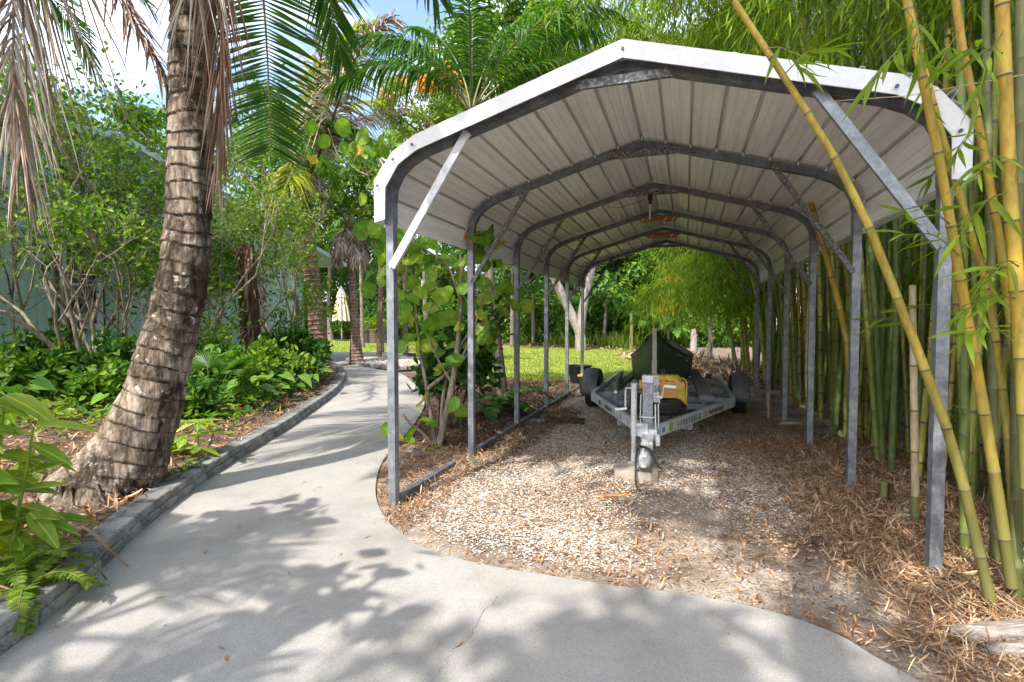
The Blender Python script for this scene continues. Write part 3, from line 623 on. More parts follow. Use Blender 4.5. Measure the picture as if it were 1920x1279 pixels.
# ------------------------------------------------------------------ boat trailer
tr = thing('boat_trailer', 'galvanised boat trailer with winch post and jack parked under the carport', 'trailer', tuple(cp(1.89, 1.2)), -YAW)
g = Geo(); g.bar((0, .42, .22), (0, 1.25, .315), .075, .09); g.obj('tongue', M['alum'], tr)
RZ = .325
def rail(s):
    P = np.array([(s * .05, .86, .315), (s * .9, 2.98, RZ), (s * 1.0, 3.2, RZ), (s * 1.035, 3.42, RZ), (s * 1.035, 7.2, RZ)])
    T = nrm(np.gradient(P, axis=0)); N = nrm(np.cross(T, (0, 0, 1))); k = len(P); g = Geo(); b = .006
    ring = [(-.032, -.058), (-.032, .052), (-.026, .058), (.026, .058), (.032, .052), (.032, -.058)]
    V = np.stack([P + N * a + np.array([0, 0, c]) for a, c in ring], 1); n = len(ring)
    g.add(V.reshape(-1, 3), [[q * n + r, q * n + (r + 1) % n, q * n + n + (r + 1) % n, q * n + n + r] for q in range(k - 1) for r in range(n)])
    g.add(V[0], [[0, 1, 2, 3], [0, 3, 4, 5]]); return g.obj('side_rail', M['alum'], tr)
rl = rail(-1); rr = rail(1)
for y, z, w in ((1.75, RZ - .09, .45), (2.75, RZ - .005, .80), (3.45, RZ - .005, 1.0), (4.9, RZ - .04, 1.0), (6.6, RZ - .04, 1.0)):
    g = Geo(); g.bar((-w, y, z), (w, y, z), .06, .085); g.obj('cross_member', M['galv'], tr)
for s in (-1, 1):
    w = thing_w = bpy.data.objects.new('wheel', None); col.objects.link(w); w.parent = tr; w.location = (s * 1.19, 4.3, .29)
    def lathe_x(prof, n, name, mat, par):
        g = Geo(); g.lathe(prof, n); 
        for k in range(len(g.V)): g.V[k] = g.V[k][:, [2, 0, 1]]
        return g.obj(name, mat, par, smooth=True)
    lathe_x([(.16, -.09), (.26, -.1), (.285, -.08), (.29, 0), (.285, .08), (.26, .1), (.16, .09)], 28, 'tyre', M['rubber'], w)
    lathe_x([(0, -.02), (.05, -.05), (.07, -.03), (.15, -.03), (.165, -.085)] if s < 0 else [(0, .02), (.05, .05), (.07, .03), (.15, .03), (.165, .085)], 20, 'rim', M['alum'], w)
    g = Geo(); an = np.linspace(R(-12), R(192), 15); A = []
    for a in an:
        c, sn = math.cos(a) * .40, .30 + max(math.sin(a), -.2) * .36
        A.append([(s * 1.06, 4.3 - c, sn - .03), (s * 1.075, 4.3 - c, sn), (s * 1.19, 4.3 - c * 1.01, sn + .012), (s * 1.30, 4.3 - c, sn), (s * 1.32, 4.3 - c, sn - .03)])
    g.sheet(np.array(A)); o = g.obj('fender', M['fender'], tr, smooth=True); m = o.modifiers.new('thickness', 'SOLIDIFY'); m.thickness = .012
    g = Geo(); g.bar((s * 1.03, 4.3, .30), (s * 1.1, 4.3, .30), .06, .06); g.obj('hub_arm', M['galv'], tr)
    g = Geo(); g.bar((s * .62, 2.2, .52), (s * .52, 6.4, .50), .17 if s > 0 else .12, .06); o = g.obj('bunk', M['carpet'], tr)
    for y in (2.75, 4.9): 
        g = Geo(); g.bar((s * .6, y + .0, RZ), (s * .6, y, .50), .05, .05, (0, 1, 0)); g.obj('bunk_bracket', M['galv'], tr)
g = Geo(); g.tube([(-.50, 1.95, .58), (-.62, 3.2, .585), (-.72, 4.6, .58)], .035, 12); g.obj('guide_pipe', M['pvc'], tr, smooth=True)
g = Geo(); g.tube([(-.50, 1.948, .58), (-.4995, 1.942, .58)], .022, 12); g.obj('pipe_core', M['sticker_w'], tr)
g = Geo(); g.box((.78, 5.6, .47), (.1, .18, .08)); g.obj('side_light', M['plastic_black'], tr)
# winch post and winch
WP = np.array([-.02, .86, 0])
g = Geo(); g.bar(WP + (0, 0, .28), WP + (0, .03, .84), .105, .085, (0, 1, 0)); g.obj('winch_post', M['galv'], tr)
g = Geo(); g.box(WP + (0, .02, .885), (.115, .13, .075)); g.bar(WP + (-.058, .02, .84), WP + (-.058, .02, .92), .006, .1, (0, 1, 0)); g.obj('post_cap', M['alum'], tr)
for z in (.35, .48):
    g = Geo(); c = WP + (0, -.01, z)
    g.tube([c + (-.075, .08, .005), c + (-.075, -.045, 0), c + (-.065, -.055, 0), c + (.065, -.055, 0), c + (.075, -.045, 0), c + (.075, .08, .005)], .0075, 8); g.obj('u_bolt', M['white'], tr)
g = Geo(); g.bar(WP + (.085, .0, .64), WP + (.085, .02, .92), .05, .07, (0, 1, 0)); g.obj('winch_frame', M['alum'], tr)
g = Geo(); g.lathe([(0, -.03), (.045, -.03), (.045, -.022), (.025, -.02), (.025, .02), (.045, .022), (.045, .03), (0, .03)], 14)
for k in range(len(g.V)): g.V[k] = g.V[k][:, [2, 0, 1]] + WP + np.array((.10, -.02, .78))
g.obj('winch_drum', M['galv_dark'], tr)
g = Geo(); g.lathe([(0, 0), (.038, 0), (.04, .01), (.02, .014), (0, .014)], 12)
for k in range(len(g.V)): g.V[k] = g.V[k][:, [2, 0, 1]] + WP + np.array((.115, -.03, .66))
g.obj('winch_gear', M['alum'], tr)
g = Geo(); g.bar(WP + (.10, -.04, .70), WP + (.15, -.04, .70), .03, .03); g.bar(WP + (.15, -.05, .69), WP + (.165, -.06, .82), .008, .022, (0, 1, 0)); o = g.obj('winch_crank', M['alum'], tr)
g = Geo(); g.tube([WP + (.165, -.06, .82), WP + (.29, -.06, .81)], .017, 12); g.obj('crank_grip', M['white'], o)
g = Geo()
for z in np.linspace(.66, .9, 10): g.tube([WP + (.066, -.045, z), WP + (.10, -.048, z + .006)], .007, 6)
g.obj('winch_rope', M['stem'], tr)
g = Geo(); g.tube([WP + (.08, -.04, .62), WP + (.085, -.045, .35)], .007, 6); g.tube([WP + (.11, -.03, .62), WP + (.115, -.03, .37)], .006, 6); g.tube([WP + (-.07, -.03, .72), WP + (-.075, -.04, .5), WP + (-.07, -.02, .36)], .006, 6); g.obj('tie_rod', M['white'], tr)
g = Geo(); g.lathe([(0, -.035), (.07, -.035), (.09, -.02), (.09, .02), (.07, .035), (0, .035)], 16)
for k in range(len(g.V)): g.V[k] = g.V[k][:, [2, 0, 1]] + np.array((.1, 1.9, .83))
g.obj('bow_roller', M['rubber'], tr)
# jack
J = np.array([-.15, .68, 0])
g = Geo(); g.tube([J + (0, 0, .30), J + (0, 0, .84)], .031, 16); g.tube([J + (0, 0, .84), J + (0, 0, .852)], .035, 16); g.obj('jack_tube', M['alum'], tr, smooth=False)
g = Geo(); g.tube([J + (0, 0, .02), J + (0, 0, .31)], .025, 16); g.tube([J + (0, 0, .0), J + (0, 0, .012)], .06, 16); g.obj('jack_leg', M['alum'], tr)
g = Geo(); g.tube(smooth([J + (-.03, -.01, .80), J + (-.07, -.02, .80), J + (-.085, -.02, .78), J + (-.085, -.02, .60)], 3), .009, 8); o = g.obj('jack_crank', M['alum'], tr)
g = Geo(); g.tube([J + (-.07, -.02, .585), J + (-.19, -.03, .57)], .014, 10); g.obj('jack_grip', M['white'], o)
g = Geo(); g.box(J + (.08, .03, .36), (.12, .03, .14)); g.box(J + (.06, -.02, .42), (.06, .03, .03)); g.obj('jack_bracket', M['alum'], tr)
# coupler
g = Geo()
for y, w, h, z in (): pass
A = []
for y, w, h, z in ((.50, .045, .055, .255), (.34, .05, .06, .225), (.24, .055, .055, .20), (.14, .058, .05, .18), (.07, .05, .042, .17), (.03, .022, .02, .165)):
    an = np.linspace(0, 2 * np.pi, 13)
    A.append([(w * math.copysign(abs(math.cos(a)) ** .6, math.cos(a)), y, z + h * math.copysign(abs(math.sin(a)) ** .7, math.sin(a))) for a in an])
g.sheet(np.array(A)); g.add(np.array(A[-1]), [[0] + [i, i + 1] for i in range(1, 11)]); cpl = g.obj('coupler', M['alum'], tr, smooth=True)
g = Geo(); g.bar((0, .2, .245), (.0, .10, .235), .05, .02); g.bar((-.005, .3, .3), (-.02, .16, .24), .012, .03); g.obj('latch', M['white'], cpl)
g = Geo(); g.box((0, .80, .31), (.17, .14, .11)); g.box((.10, .62, .28), (.04, .09, .1)); g.obj('coupler_head', M['alum'], tr)
g = Geo(); g.bar((0, .75, .28), (0, .42, .235), .11, .11); g.obj('actuator_sleeve', M['alum'], tr)
g = Geo()
for k in range(9):
    a = np.pi * k / 8; c = np.array((-.06 * math.cos(a), .10, .11 - .05 * math.sin(a)))
    an = np.linspace(0, 6.283, 9); ex = np.array((.014, 0, 0)) if k % 2 else np.array((.012, .006, 0)); ez = np.array((0, .010, .004)) if k % 2 else np.array((0, 0, .012))
    g.tube([c + ex * math.cos(b) + ez * math.sin(b) for b in an], .004, 5, cap=False)
g.obj('safety_chain', M['galv_dark'], tr)
g = Geo(); g.tube(smooth([(-.07, .25, .27), (-.075, .12, .22), (-.07, .02, .12), (-.055, -.12, .04), (-.02, -.22, .012)], 5), .009, 8); g.tube([(-.02, -.22, .012), (-.01, -.26, .014)], .016, 8); g.obj('wiring_cable', M['rubber'], tr)
g = Geo(); g.tube(smooth([(-.05, .3, .28), (0, .22, .29), (.05, .2, .27), (.09, .16, .2), (.13, .16, .13), (.15, .2, .11)], 5), .012, 8); g.obj('breakaway_hose', M['rubber'], tr)
# stickers on the rails
def sticker(s, y0, y1, z0, z1, mat, name, off=.035):
    a = np.array([s * .05, .86]); b = np.array([s * .9, 2.98]); dd = nrm(b - a); n = np.array([dd[1], -dd[0]]) * s
    L = np.linalg.norm(b - a); p = a + (b - a) * y0 + n * off; q = a + (b - a) * y1 + n * off
    g = Geo(); zz = .318
    V = [(*p, zz + z0), (*q, zz + z0), (*q, zz + z1), (*p, zz + z1)]
    V2 = [(x - n[0] * .003, y - n[1] * .003, z) for x, y, z in V]
    g.add(V + V2, [[0, 1, 2, 3] if s > 0 else [3, 2, 1, 0], [0, 4, 5, 1], [3, 2, 6, 7], [0, 3, 7, 4], [1, 5, 6, 2]])
    return g.obj(name, mat, tr)
sticker(1, .04, .13, -.045, .042, M['sticker_w'], 'sticker'); sticker(1, .05, .085, -.03, .03, M['sticker_b'], 'sticker', .0362)
sticker(1, .135, .18, -.04, .042, M['sticker_g'], 'sticker')
for k in range(9):                                       # worn, unreadable lettering
    sticker(1, .24 + k * .036, .255 + k * .036 + (k % 3) * .004, -.035, .03, M['galv'], 'worn_letter')
sticker(1, .61, .645, -.03, .035, M['sticker_o'], 'amber_marker', .042)
for k in range(7): sticker(1, .68 + k * .036, .708 + k * .036, -.02 - (k % 2) * .008, .025, M['print_d'], 'faded_print')
for k in range(5): sticker(-1, .70 - k * .036, .728 - k * .036, -.028, .022 + (k % 2) * .008, M['print_d'], 'faded_print')
for k in range(3): sticker(-1, .88 - k * .02, .894 - k * .02, -.03, .03, M['print_d'], 'faded_print')
sticker(-1, .50, .515, -.04, .035, M['yellow_lid'], 'sticker'); sticker(-1, .36, .375, -.03, .035, M['galv'], 'sticker')

# spare tyre, timber and strap on the tongue
sp = thing('spare_tyre', 'black spare tyre lying flat on the trailer rails under timber', 'tyre', tuple(cp(1.93, 2.98, .385)), -YAW)
g = Geo(); g.lathe([(.17, .02), (.3, 0), (.335, .025), (.345, .05), (.338, .062), (.345, .075), (.345, .105), (.338, .115), (.345, .13), (.335, .16), (.3, .185), (.17, .165), (.15, .09), (.17, .02)], 36); g.obj('tread', M['rubber'], sp, smooth=False)
for k, (z, x, a, L) in enumerate(((.575, .01, .03, .50), (.677, -.01, -.02, .53))):
    o = thing('timber_block', ['lower cut orange timber beam resting on the spare tyre', 'upper cut orange timber beam stacked under the yellow bag'][k], 'timber', tuple(cp(1.99 + x, 2.92, z)), -YAW + a, 'timber beams stacked on the spare tyre')
    g = Geo(); b = .006; 
    g.bar((-L / 2, 0, .05), (L / 2, 0, .05), .15, .096); g.obj('beam', M['wood_orange'], o)
bgt = thing('yellow_bag', 'crumpled yellow bag draped over the orange timber beams', 'bag', tuple(cp(2.02, 2.93, .78)), -YAW)
A = []
for i in range(9):
    row = []
    for j in range(13):
        s = j / 12; a = i / 8
        x = -.14 + .32 * a; 
        path = [(-.094, -.20), (-.098, -.10), (-.08, .02), (-.03, .06), (.04, .06), (.1, .01), (.11, -.14)]
        q = np.array(path); yy = np.interp(s * 6, range(7), q[:, 0]); zz = np.interp(s * 6, range(7), q[:, 1])
        if s < .34 and i < 7: yy, zz = max(yy, -.06 + .02 * math.sin(i * 2.0)), max(zz, .004)
        if i == 8: x = .255; zz = min(zz, .0) - .09 + .02 * math.sin(j)
        row.append((x + .012 * math.sin(j * 2.1 + i), yy - .006 * math.sin(i * 3.1 + j), zz + .012 * math.sin(i * 2.3 + j * 1.7)))
    A.append(row)
g = Geo(); g.sheet(np.array(A)); o = g.obj('cloth', M['strap'], bgt, smooth=True); m = o.modifiers.new('thickness', 'SOLIDIFY'); m.thickness = .006
g = Geo(); g.tube(smooth([(.18, -.105, .05), (.235, -.11, .02), (.25, -.115, -.08), (.24, -.112, -.2)], 4), .008, 6); g.obj('cord', M['yellow_lid'], bgt)

# the green canoe on the bunks
cn_ = thing('canoe', 'dark green canoe bow with pale wooden stem standing high on the trailer', 'boat', tuple(cp(1.84, 3.85)), -YAW)
ST = [(0, .012, 1.36, .60), (.12, .055, 1.29, .585), (.35, .14, 1.19, .575), (.75, .27, 1.07, .567), (1.3, .40, .965, .562), (1.95, .50, .90, .56), (2.7, .545, .875, .56), (3.6, .52, .87, .56), (4.4, .36, .93, .57), (4.9, .1, 1.05, .6), (5.0, .015, 1.1, .62)]
A = []
for y, b, zt, zb in ST:
    row = []
    for k in range(17):
        a = (k / 16) * 2 - 1; t = abs(a)
        pw = b * (.86 * min(1, (t * 2.2) ** .6) + .14 * t); z = zb - .19 + (zt - zb + .19) * t ** 1.6
        row.append((math.copysign(pw, a) if k != 8 else 0, y - (.0 if y > .5 else .05 * (1 - y * 2) * (t - .5)), z))
    A.append(row)
g = Geo(); g.sheet(np.array(A)); o = g.obj('hull', M['hull'], cn_, smooth=True); m = o.modifiers.new('thickness', 'SOLIDIFY'); m.thickness = .01
for e in (0, -1):
    g = Geo(); g.tube(np.array([r[e] for r in A]), .016, 8); g.obj('gunwale', M['hull_edge'], cn_)
g = Geo(); st = np.array([(0, -.035, 1.40), (0, -.03, 1.2), (0, -.02, .95), (-.0, .0, .72), (0, .04, .60)])
for a, b in zip(st[:-1], st[1:]): g.bar(a, b, .052 + .035 * (1.4 - a[2]), .05, (0, 1, 0))
g.obj('stem', M['stem'], cn_)
for y in (1.6, 3.4):
    g = Geo(); w = np.interp(y, [s[0] for s in ST], [s[1] for s in ST]); z = np.interp(y, [s[0] for s in ST], [s[2] for s in ST]) - .08
    g.bar((-w, y, z), (w, y, z), .2, .025); g.obj('seat', M['stem'], cn_)
for s in (-1, 1):
    g = Geo(); g.tube([(s * .30 * 1.0, .80, 1.0), (s * .36, 1.05, .955)], .008, 6); g.obj('grab_rail', M['alum'], cn_)

# bins, block, mat
tb = thing('tub', 'large round black tub beside the farthest left carport post', 'tub', tuple(gp(1086, 716)))
g = Geo(); g.lathe([(0, .01), (.22, 0), (.29, .38), (.31, .385), (.315, .41), (.30, .415), (.28, .4), (.21, .02), (0, .02)], 24); g.obj('shell', M['plastic_black'], tb, smooth=False)
tt = thing('storage_crate', 'navy storage crate with a yellow lid behind the left trailer fender', 'crate', tuple(cp(.33, 7.2)), -YAW)
g = Geo(); 
V = [(sx * (.15 + .03 * z), sy * (.2 + .03 * z), z * .36) for z in (0, 1) for sx, sy in ((-1, -1), (1, -1), (1, 1), (-1, 1))]
g.add(V, [[0, 1, 5, 4], [1, 2, 6, 5], [2, 3, 7, 6], [3, 0, 4, 7], [3, 2, 1, 0]]); g.obj('bin', M['plastic_black'], tt)
g = Geo(); g.box((0, 0, .375), (.39, .49, .035)); g.box((0, 0, .398), (.30, .40, .012)); g.obj('lid', M['yellow_lid'], tt)
cb = thing('concrete_block', 'pale octagonal concrete block under the trailer coupler', 'block', tuple(cp(1.80, 1.40)), -YAW + .2)
g = Geo(); P8 = [(.2 * sx, .09 * sy) if k else (.13 * sx, .14 * sy) for sx, sy, k in ((1, -1, 0), (1, -1, 1), (1, 1, 1), (1, 1, 0), (-1, 1, 0), (-1, 1, 1), (-1, -1, 1), (-1, -1, 0))]
g.prism(P8, -.01, .08); g.prism([(a * .97, b * .96) for a, b in P8], .08, .088); o = g.obj('slab', M['block'], cb)
mt = Geo(); q = gp(1055, 790)
A = [[(i * .07 - .3, j * .07 - .2, .012 + .006 * math.sin(i * 1.3 + j * 2.2)) for j in range(7)] for i in range(10)]
mt.sheet(np.array(A)); o = mt.obj('rubber_mat', M['rubber']); o.location = q; o.rotation_euler = (0, 0, -.2); m = o.modifiers.new('thickness', 'SOLIDIFY'); m.thickness = .012
tag(o, 'black rubber mat lying on the gravel by the left carport posts', 'mat')
for k, (a, b, L_) in enumerate([(1000, 790, 'cracked grey paver beside the left carport rail'), (935, 776, 'small square grey paver half sunk in dark mulch')]):
    g = Geo(); g.prism([(-.17, -.1), (.16, -.11), (.18, .1), (-.15, .11)], 0, .03); o = g.obj('paver', M['border']); o.location = gp(a, b); tag(o, L_, 'paver', 'loose pavers by the carport')

# ------------------------------------------------------------------ green house
ht = thing('house', 'mint green house with vertical siding and grey gable roof behind the garden', 'house', (-9.95, 10.63, 0), math.atan2(.981, .195))
def gz(s): return 5.75 - .185 * abs(s - 1.7)
wins = [(.75, 1.65, 1.35, 3.3), (6.3, 7.3, 1.45, 2.95)]
bms_ = {}
s = -7.0; 
while s < 8.9:
    w = .186; a, b = s + .004, s + w - .004; top = gz((a + b) / 2) - .12; cuts = [(0.28, top)]
    for (x0, x1, z0, z1) in wins:
        if b > x0 and a < x1: cuts = [(.28, z0), (z1, top)]
    for (z0, z1) in cuts:
        g = Geo(); g.box(((a + b) / 2, .012, (z0 + z1) / 2), (b - a, .024, z1 - z0)); g.obj('board', M['siding'], ht)
    s += w
g = Geo()
for x0, x1, z0, z1 in ((-7, .75, .1, 6.0), (.75, 1.65, .1, 1.35), (.75, 1.65, 3.3, 6.0), (1.65, 6.3, .1, 4.9), (6.3, 7.3, .1, 1.45), (6.3, 7.3, 2.95, 4.7), (7.3, 8.9, .1, 4.3)):
    mm = min(z1, gz(x0) - .15, gz(x1) - .15); g.box(((x0 + x1) / 2, .10, (z0 + mm) / 2), (x1 - x0, .12, mm - z0))
g.obj('wall_backing', M['siding_dark'], ht)
g = Geo(); g.box((.95, .06, .14), (15.9, .16, .28)); g.obj('footing', M['siding_dark'], ht)
for x0, x1, z0, z1 in wins:
    g = Geo(); f = .1
    for c, sz in (((x0 + f / 2, (z0 + z1) / 2), (f, z1 - z0)), ((x1 - f / 2, (z0 + z1) / 2), (f, z1 - z0)), (((x0 + x1) / 2, z1 - f / 2), (x1 - x0 - 2 * f, f)), (((x0 + x1) / 2, z0 + f / 2), (x1 - x0 - 2 * f, f)), (((x0 + x1) / 2, (z0 + z1) / 2), (x1 - x0 - 2 * f, .06))):
        g.box((c[0], .0, c[1]), (sz[0], .09, sz[1]))
    wo_ = g.obj('window', M['frame_white'], ht)
    g = Geo(); g.box(((x0 + x1) / 2, -.05, z0 - .03), (x1 - x0 + .1, .1, .05)); g.obj('sill', M['frame_white'], wo_)
    for q0, q1 in ((z0 + f, (z0 + z1) / 2 - .03), ((z0 + z1) / 2 + .03, z1 - f)):
        g = Geo(); g.box(((x0 + x1) / 2, .04, (q0 + q1) / 2), (x1 - x0 - 2 * f, .01, q1 - q0)); g.obj('pane', M['glass'], wo_)
g = Geo(); g.box((8.96, .03, 2.2), (.12, .14, 4.1)); g.obj('corner_board', M['frame_white'], ht)
g = Geo(); g.box((8.9, 1.2, 2.1), (.1, 2.2, 3.9)); g.obj('side_wall', M['siding'], ht)
# porch wall with arched opening
g = Geo(); x0, x1 = 9.02, 11.2; cx, rr_ = 10.25, .62; N_ = 14
arc = [(cx - rr_ * math.cos(t), 2.2 + rr_ * math.sin(t)) for t in np.linspace(0, math.pi, N_)]
g.box(((x0 + cx - rr_) / 2, 1.0, 2.1), (cx - rr_ - x0, .12, 4.0)); g.box(((x1 + cx + rr_) / 2, 1.0, 2.1), (x1 - cx - rr_, .12, 4.0))
V = []; 
for a, b in arc: V += [(a, .94, b), (a, .94, 4.1), (a, 1.06, b), (a, 1.06, 4.1)]
g.add(V, [q for i in range(N_ - 1) for q in ([i * 4, i * 4 + 4, i * 4 + 5, i * 4 + 1], [i * 4 + 2, i * 4 + 3, i * 4 + 7, i * 4 + 6], [i * 4, i * 4 + 2, i * 4 + 6, i * 4 + 4])])
g.obj('porch_wall', M['siding'], ht)
g = Geo(); P = np.array([(cx - rr_, .92, .1)] + [(a, .92, b) for a, b in arc] + [(cx + rr_, .92, .1)]); g.tube(P, .07, 6); g.obj('arch_trim', M['frame_white'], ht)
g = Geo(); g.box((cx, 1.6, 1.5), (2.4, .05, 3.0)); g.obj('porch_door', M['glass'], ht)
for nm, mat, y0, y1, th, dz in (('roof', M['shingle'], -.55, 9.0, .06, .1), ('soffit', M['soffit'], -.5, 9.0, .05, .0)):
    for sg in (-1, 1):
        L = 10.2 if sg > 0 else 9.0; g = Geo()
        a = (1.7, gz(1.7)); b = (1.7 + sg * L, gz(1.7 + sg * L))
        V = [(x, y, z + dz + q) for x, z in (a, b) for y in (y0, y1) for q in (0, th)]
        g.add(V, [[0, 1, 3, 2], [4, 6, 7, 5], [0, 4, 5, 1], [2, 3, 7, 6], [0, 2, 6, 4], [1, 5, 7, 3]]); g.obj(nm, mat, ht)
for sg in (-1, 1):
    L = 10.2 if sg > 0 else 9.0; g = Geo()
    g.bar((1.7, -.565, 5.75 + .04), (1.7 + sg * L, -.565, 5.75 + .04 - .185 * L), .03, .15); g.obj('rake_board', M['soffit'], ht)
g = Geo(); g.bar((11.92, -.6, gz(11.9) + .03), (11.92, 9, gz(11.9) + .03), .12, .14); g.obj('gutter', M['frame_white'], ht)

# ------------------------------------------------------------------ plant builders
UP = np.array([0, 0, 1.])
def path_sample(P, s):
    P = np.asarray(P, float); d = np.r_[0, np.cumsum(np.linalg.norm(np.diff(P, axis=0), axis=1))]; d = d / d[-1]
    Q = np.stack([np.interp(s, d, P[:, k]) for k in range(3)], -1); e = .02
    A = np.stack([np.interp(np.minimum(s + e, 1), d, P[:, k]) for k in range(3)], -1); B = np.stack([np.interp(np.maximum(s - e, 0), d, P[:, k]) for k in range(3)], -1)
    return Q, nrm(A - B)
def frond(gl, gr, path, n=60, L=.8, W=.035, s0=.18, ang=(65, 25), droop=.3, vee=.15, rr=.02, side=None, T=T_LANCE, jit=.12, rag=0.0, back=.25):
    path = smooth(path, 5); s = np.linspace(s0, 1, n); Q, Tn = path_sample(path, s)
    gr.tube(path, np.linspace(rr, rr * .2, len(path)), 6)
    for sg in (-1, 1):
        sd = np.cross(Tn, UP) if side is None else np.broadcast_to(np.array(side, float), Tn.shape)
        sd = nrm(sd - Tn * (sd * Tn).sum(-1, keepdims=True)); nn = np.cross(sd, Tn)
        a = np.radians(np.interp(s, [s0, 1], ang)) + rng.normal(0, jit * .6, n)
        D = Tn * np.cos(a)[:, None] + sg * sd * np.sin(a)[:, None] + nn * (vee + rng.normal(0, jit, n))[:, None]
        f = (s - s0) / (1 - s0); Ln = L * (np.clip(.45 + 2.2 * f, 0, 1) * np.clip(1.25 - .85 * f, .2, 1)) * rng.uniform(.85, 1.1, n)
        k = rng.random(n) >= rag
        gl.leaves(Q[k], D[k], (nn + .2 * rng.standard_normal((n, 3)))[k], Ln[k], W * rng.uniform(.8, 1.15, k.sum()), T, droop * rng.uniform(.6, 1.4, k.sum()))
def arc(base, az, elev, L, sag, n=7):                    # rachis that leaves at an angle and bows under its weight
    p = np.array(base, float); e = elev; out = [p.copy()]
    for i in range(n):
        p = p + L / n * np.array([math.sin(az) * math.cos(e), math.cos(az) * math.cos(e), math.sin(e)]); e -= sag / n * (1 + .5 * i / n); out.append(p.copy())
    return out
def add_frond(parent, path, leafm, rachm, name='frond', **k):
    gl, gr = Geo(), Geo(); frond(gl, gr, path, **k)
    o = gr.obj(name, rachm, parent, smooth=True); gl.obj('leaflets', leafm, o, kind='stuff'); return o
def grow(gw, tips, p, d, L, r, depth, spread=.6, kids=(2, 4), up=.15, wob=.18, taper=.62, nseg=4):
    P = [p]; dd = d
    for i in range(nseg):
        dd = nrm(dd + rng.normal(0, wob, 3) + UP * up * .3); P.append(P[-1] + dd * L / nseg)
    gw.tube(np.array(P), np.linspace(r, r * taper, len(P)), 7 if r > .02 else 5 if r > .008 else 4, cap=False)
    if depth == 0:
        for i in range(1, len(P)): tips.append((P[i], dd))
        return
    for k in range(random.randint(*kids)):
        i = random.randint(max(1, nseg - 2), nseg); a = rng.normal(0, spread, 3)
        grow(gw, tips, P[i], nrm(dd + a + UP * up), L * random.uniform(.6, .85), r * taper * random.uniform(.7, .95), depth - 1, spread, kids, up, wob, taper, nseg)
def leaf_at_tips(gl, tips, per, L, W, T, spread=.06, droop=.1, flat=.5, fwd=.6):
    P = np.repeat(np.array([t[0] for t in tips]), per, 0); D = np.repeat(np.array([t[1] for t in tips]), per, 0); n = len(P)
    P = P + rng.normal(0, spread, (n, 3)) * .6
    D = nrm(D * fwd + rng.normal(0, .7, (n, 3))); N = nrm(UP * flat + rng.normal(0, .5, (n, 3)))
    gl.leaves(P, D, N, rng.uniform(*L, n), rng.uniform(*W, n), T, droop)
def blob_leaves(gl, C, Rr, n, L, W, T, droop=.15, hollow=.5):
    C = np.asarray(C, float); k = rng.integers(0, len(C), n); q = nrm(rng.standard_normal((n, 3)))
    r = (hollow + (1 - hollow) * rng.random(n)) ** .7 * (1 + .12 * rng.standard_normal(n)); Rr = np.asarray(Rr)
    P = C[k] + q * (r[:, None] * Rr[k]); N = nrm(q * .6 + UP * .55 + rng.normal(0, .5, (n, 3)))
    D = np.cross(N, rng.standard_normal((n, 3))); D[:, 2] -= .25
    gl.leaves(P, D, N, rng.uniform(*L, n), rng.uniform(*W, n), T, droop)
def crown_mesh(seed, R3, ncl, rcl, nleaf, L, W, mat, T=T_DIAM, hollow=.35, droop=.15):
    global rng
    keep = rng; rng = np.random.default_rng(seed)
    q = nrm(rng.standard_normal((ncl, 3))); r = rng.uniform(.35, 1, ncl) ** .6
    C = q * r[:, None] * np.array(R3); C[:, 2] = np.where(C[:, 2] < -R3[2] * .55, -R3[2] * .5 * rng.random(ncl), C[:, 2])
    rr = rng.uniform(rcl * .6, rcl * 1.3, (ncl, 1)) * np.array([1, 1, .62])
    g = Geo(); blob_leaves(g, C, rr, nleaf, L, W, T, droop, hollow); me = g.mesh('crown', mat); rng = keep
    return me, C
def limb_mesh(H, rad, C, mat, lean=(0, 0), base_r=1.5):
    g = Geo(); top = np.array([lean[0], lean[1], H])
    P = smooth([(0, 0, -.1), (lean[0] * .2 + .25, lean[1] * .2 - .1, H * .3), (lean[0] * .6 - .2, lean[1] * .6 + .15, H * .65), tuple(top)], 4)
    g.tube(P, rad * np.interp(np.linspace(0, 1, len(P)), [0, .1, 1], [base_r, 1, .55]), 10)
    for c in C[:12]:
        e = top + c; m = top * .75 + e * .25 + np.array([0, 0, -.08 * H * random.random()])
        g.tube(smooth([tuple(top * random.uniform(.65, .98)), tuple(m), tuple(e)], 4), np.linspace(rad * .4, rad * .08, 9), 6)
    return g.mesh('trunk', mat, True)

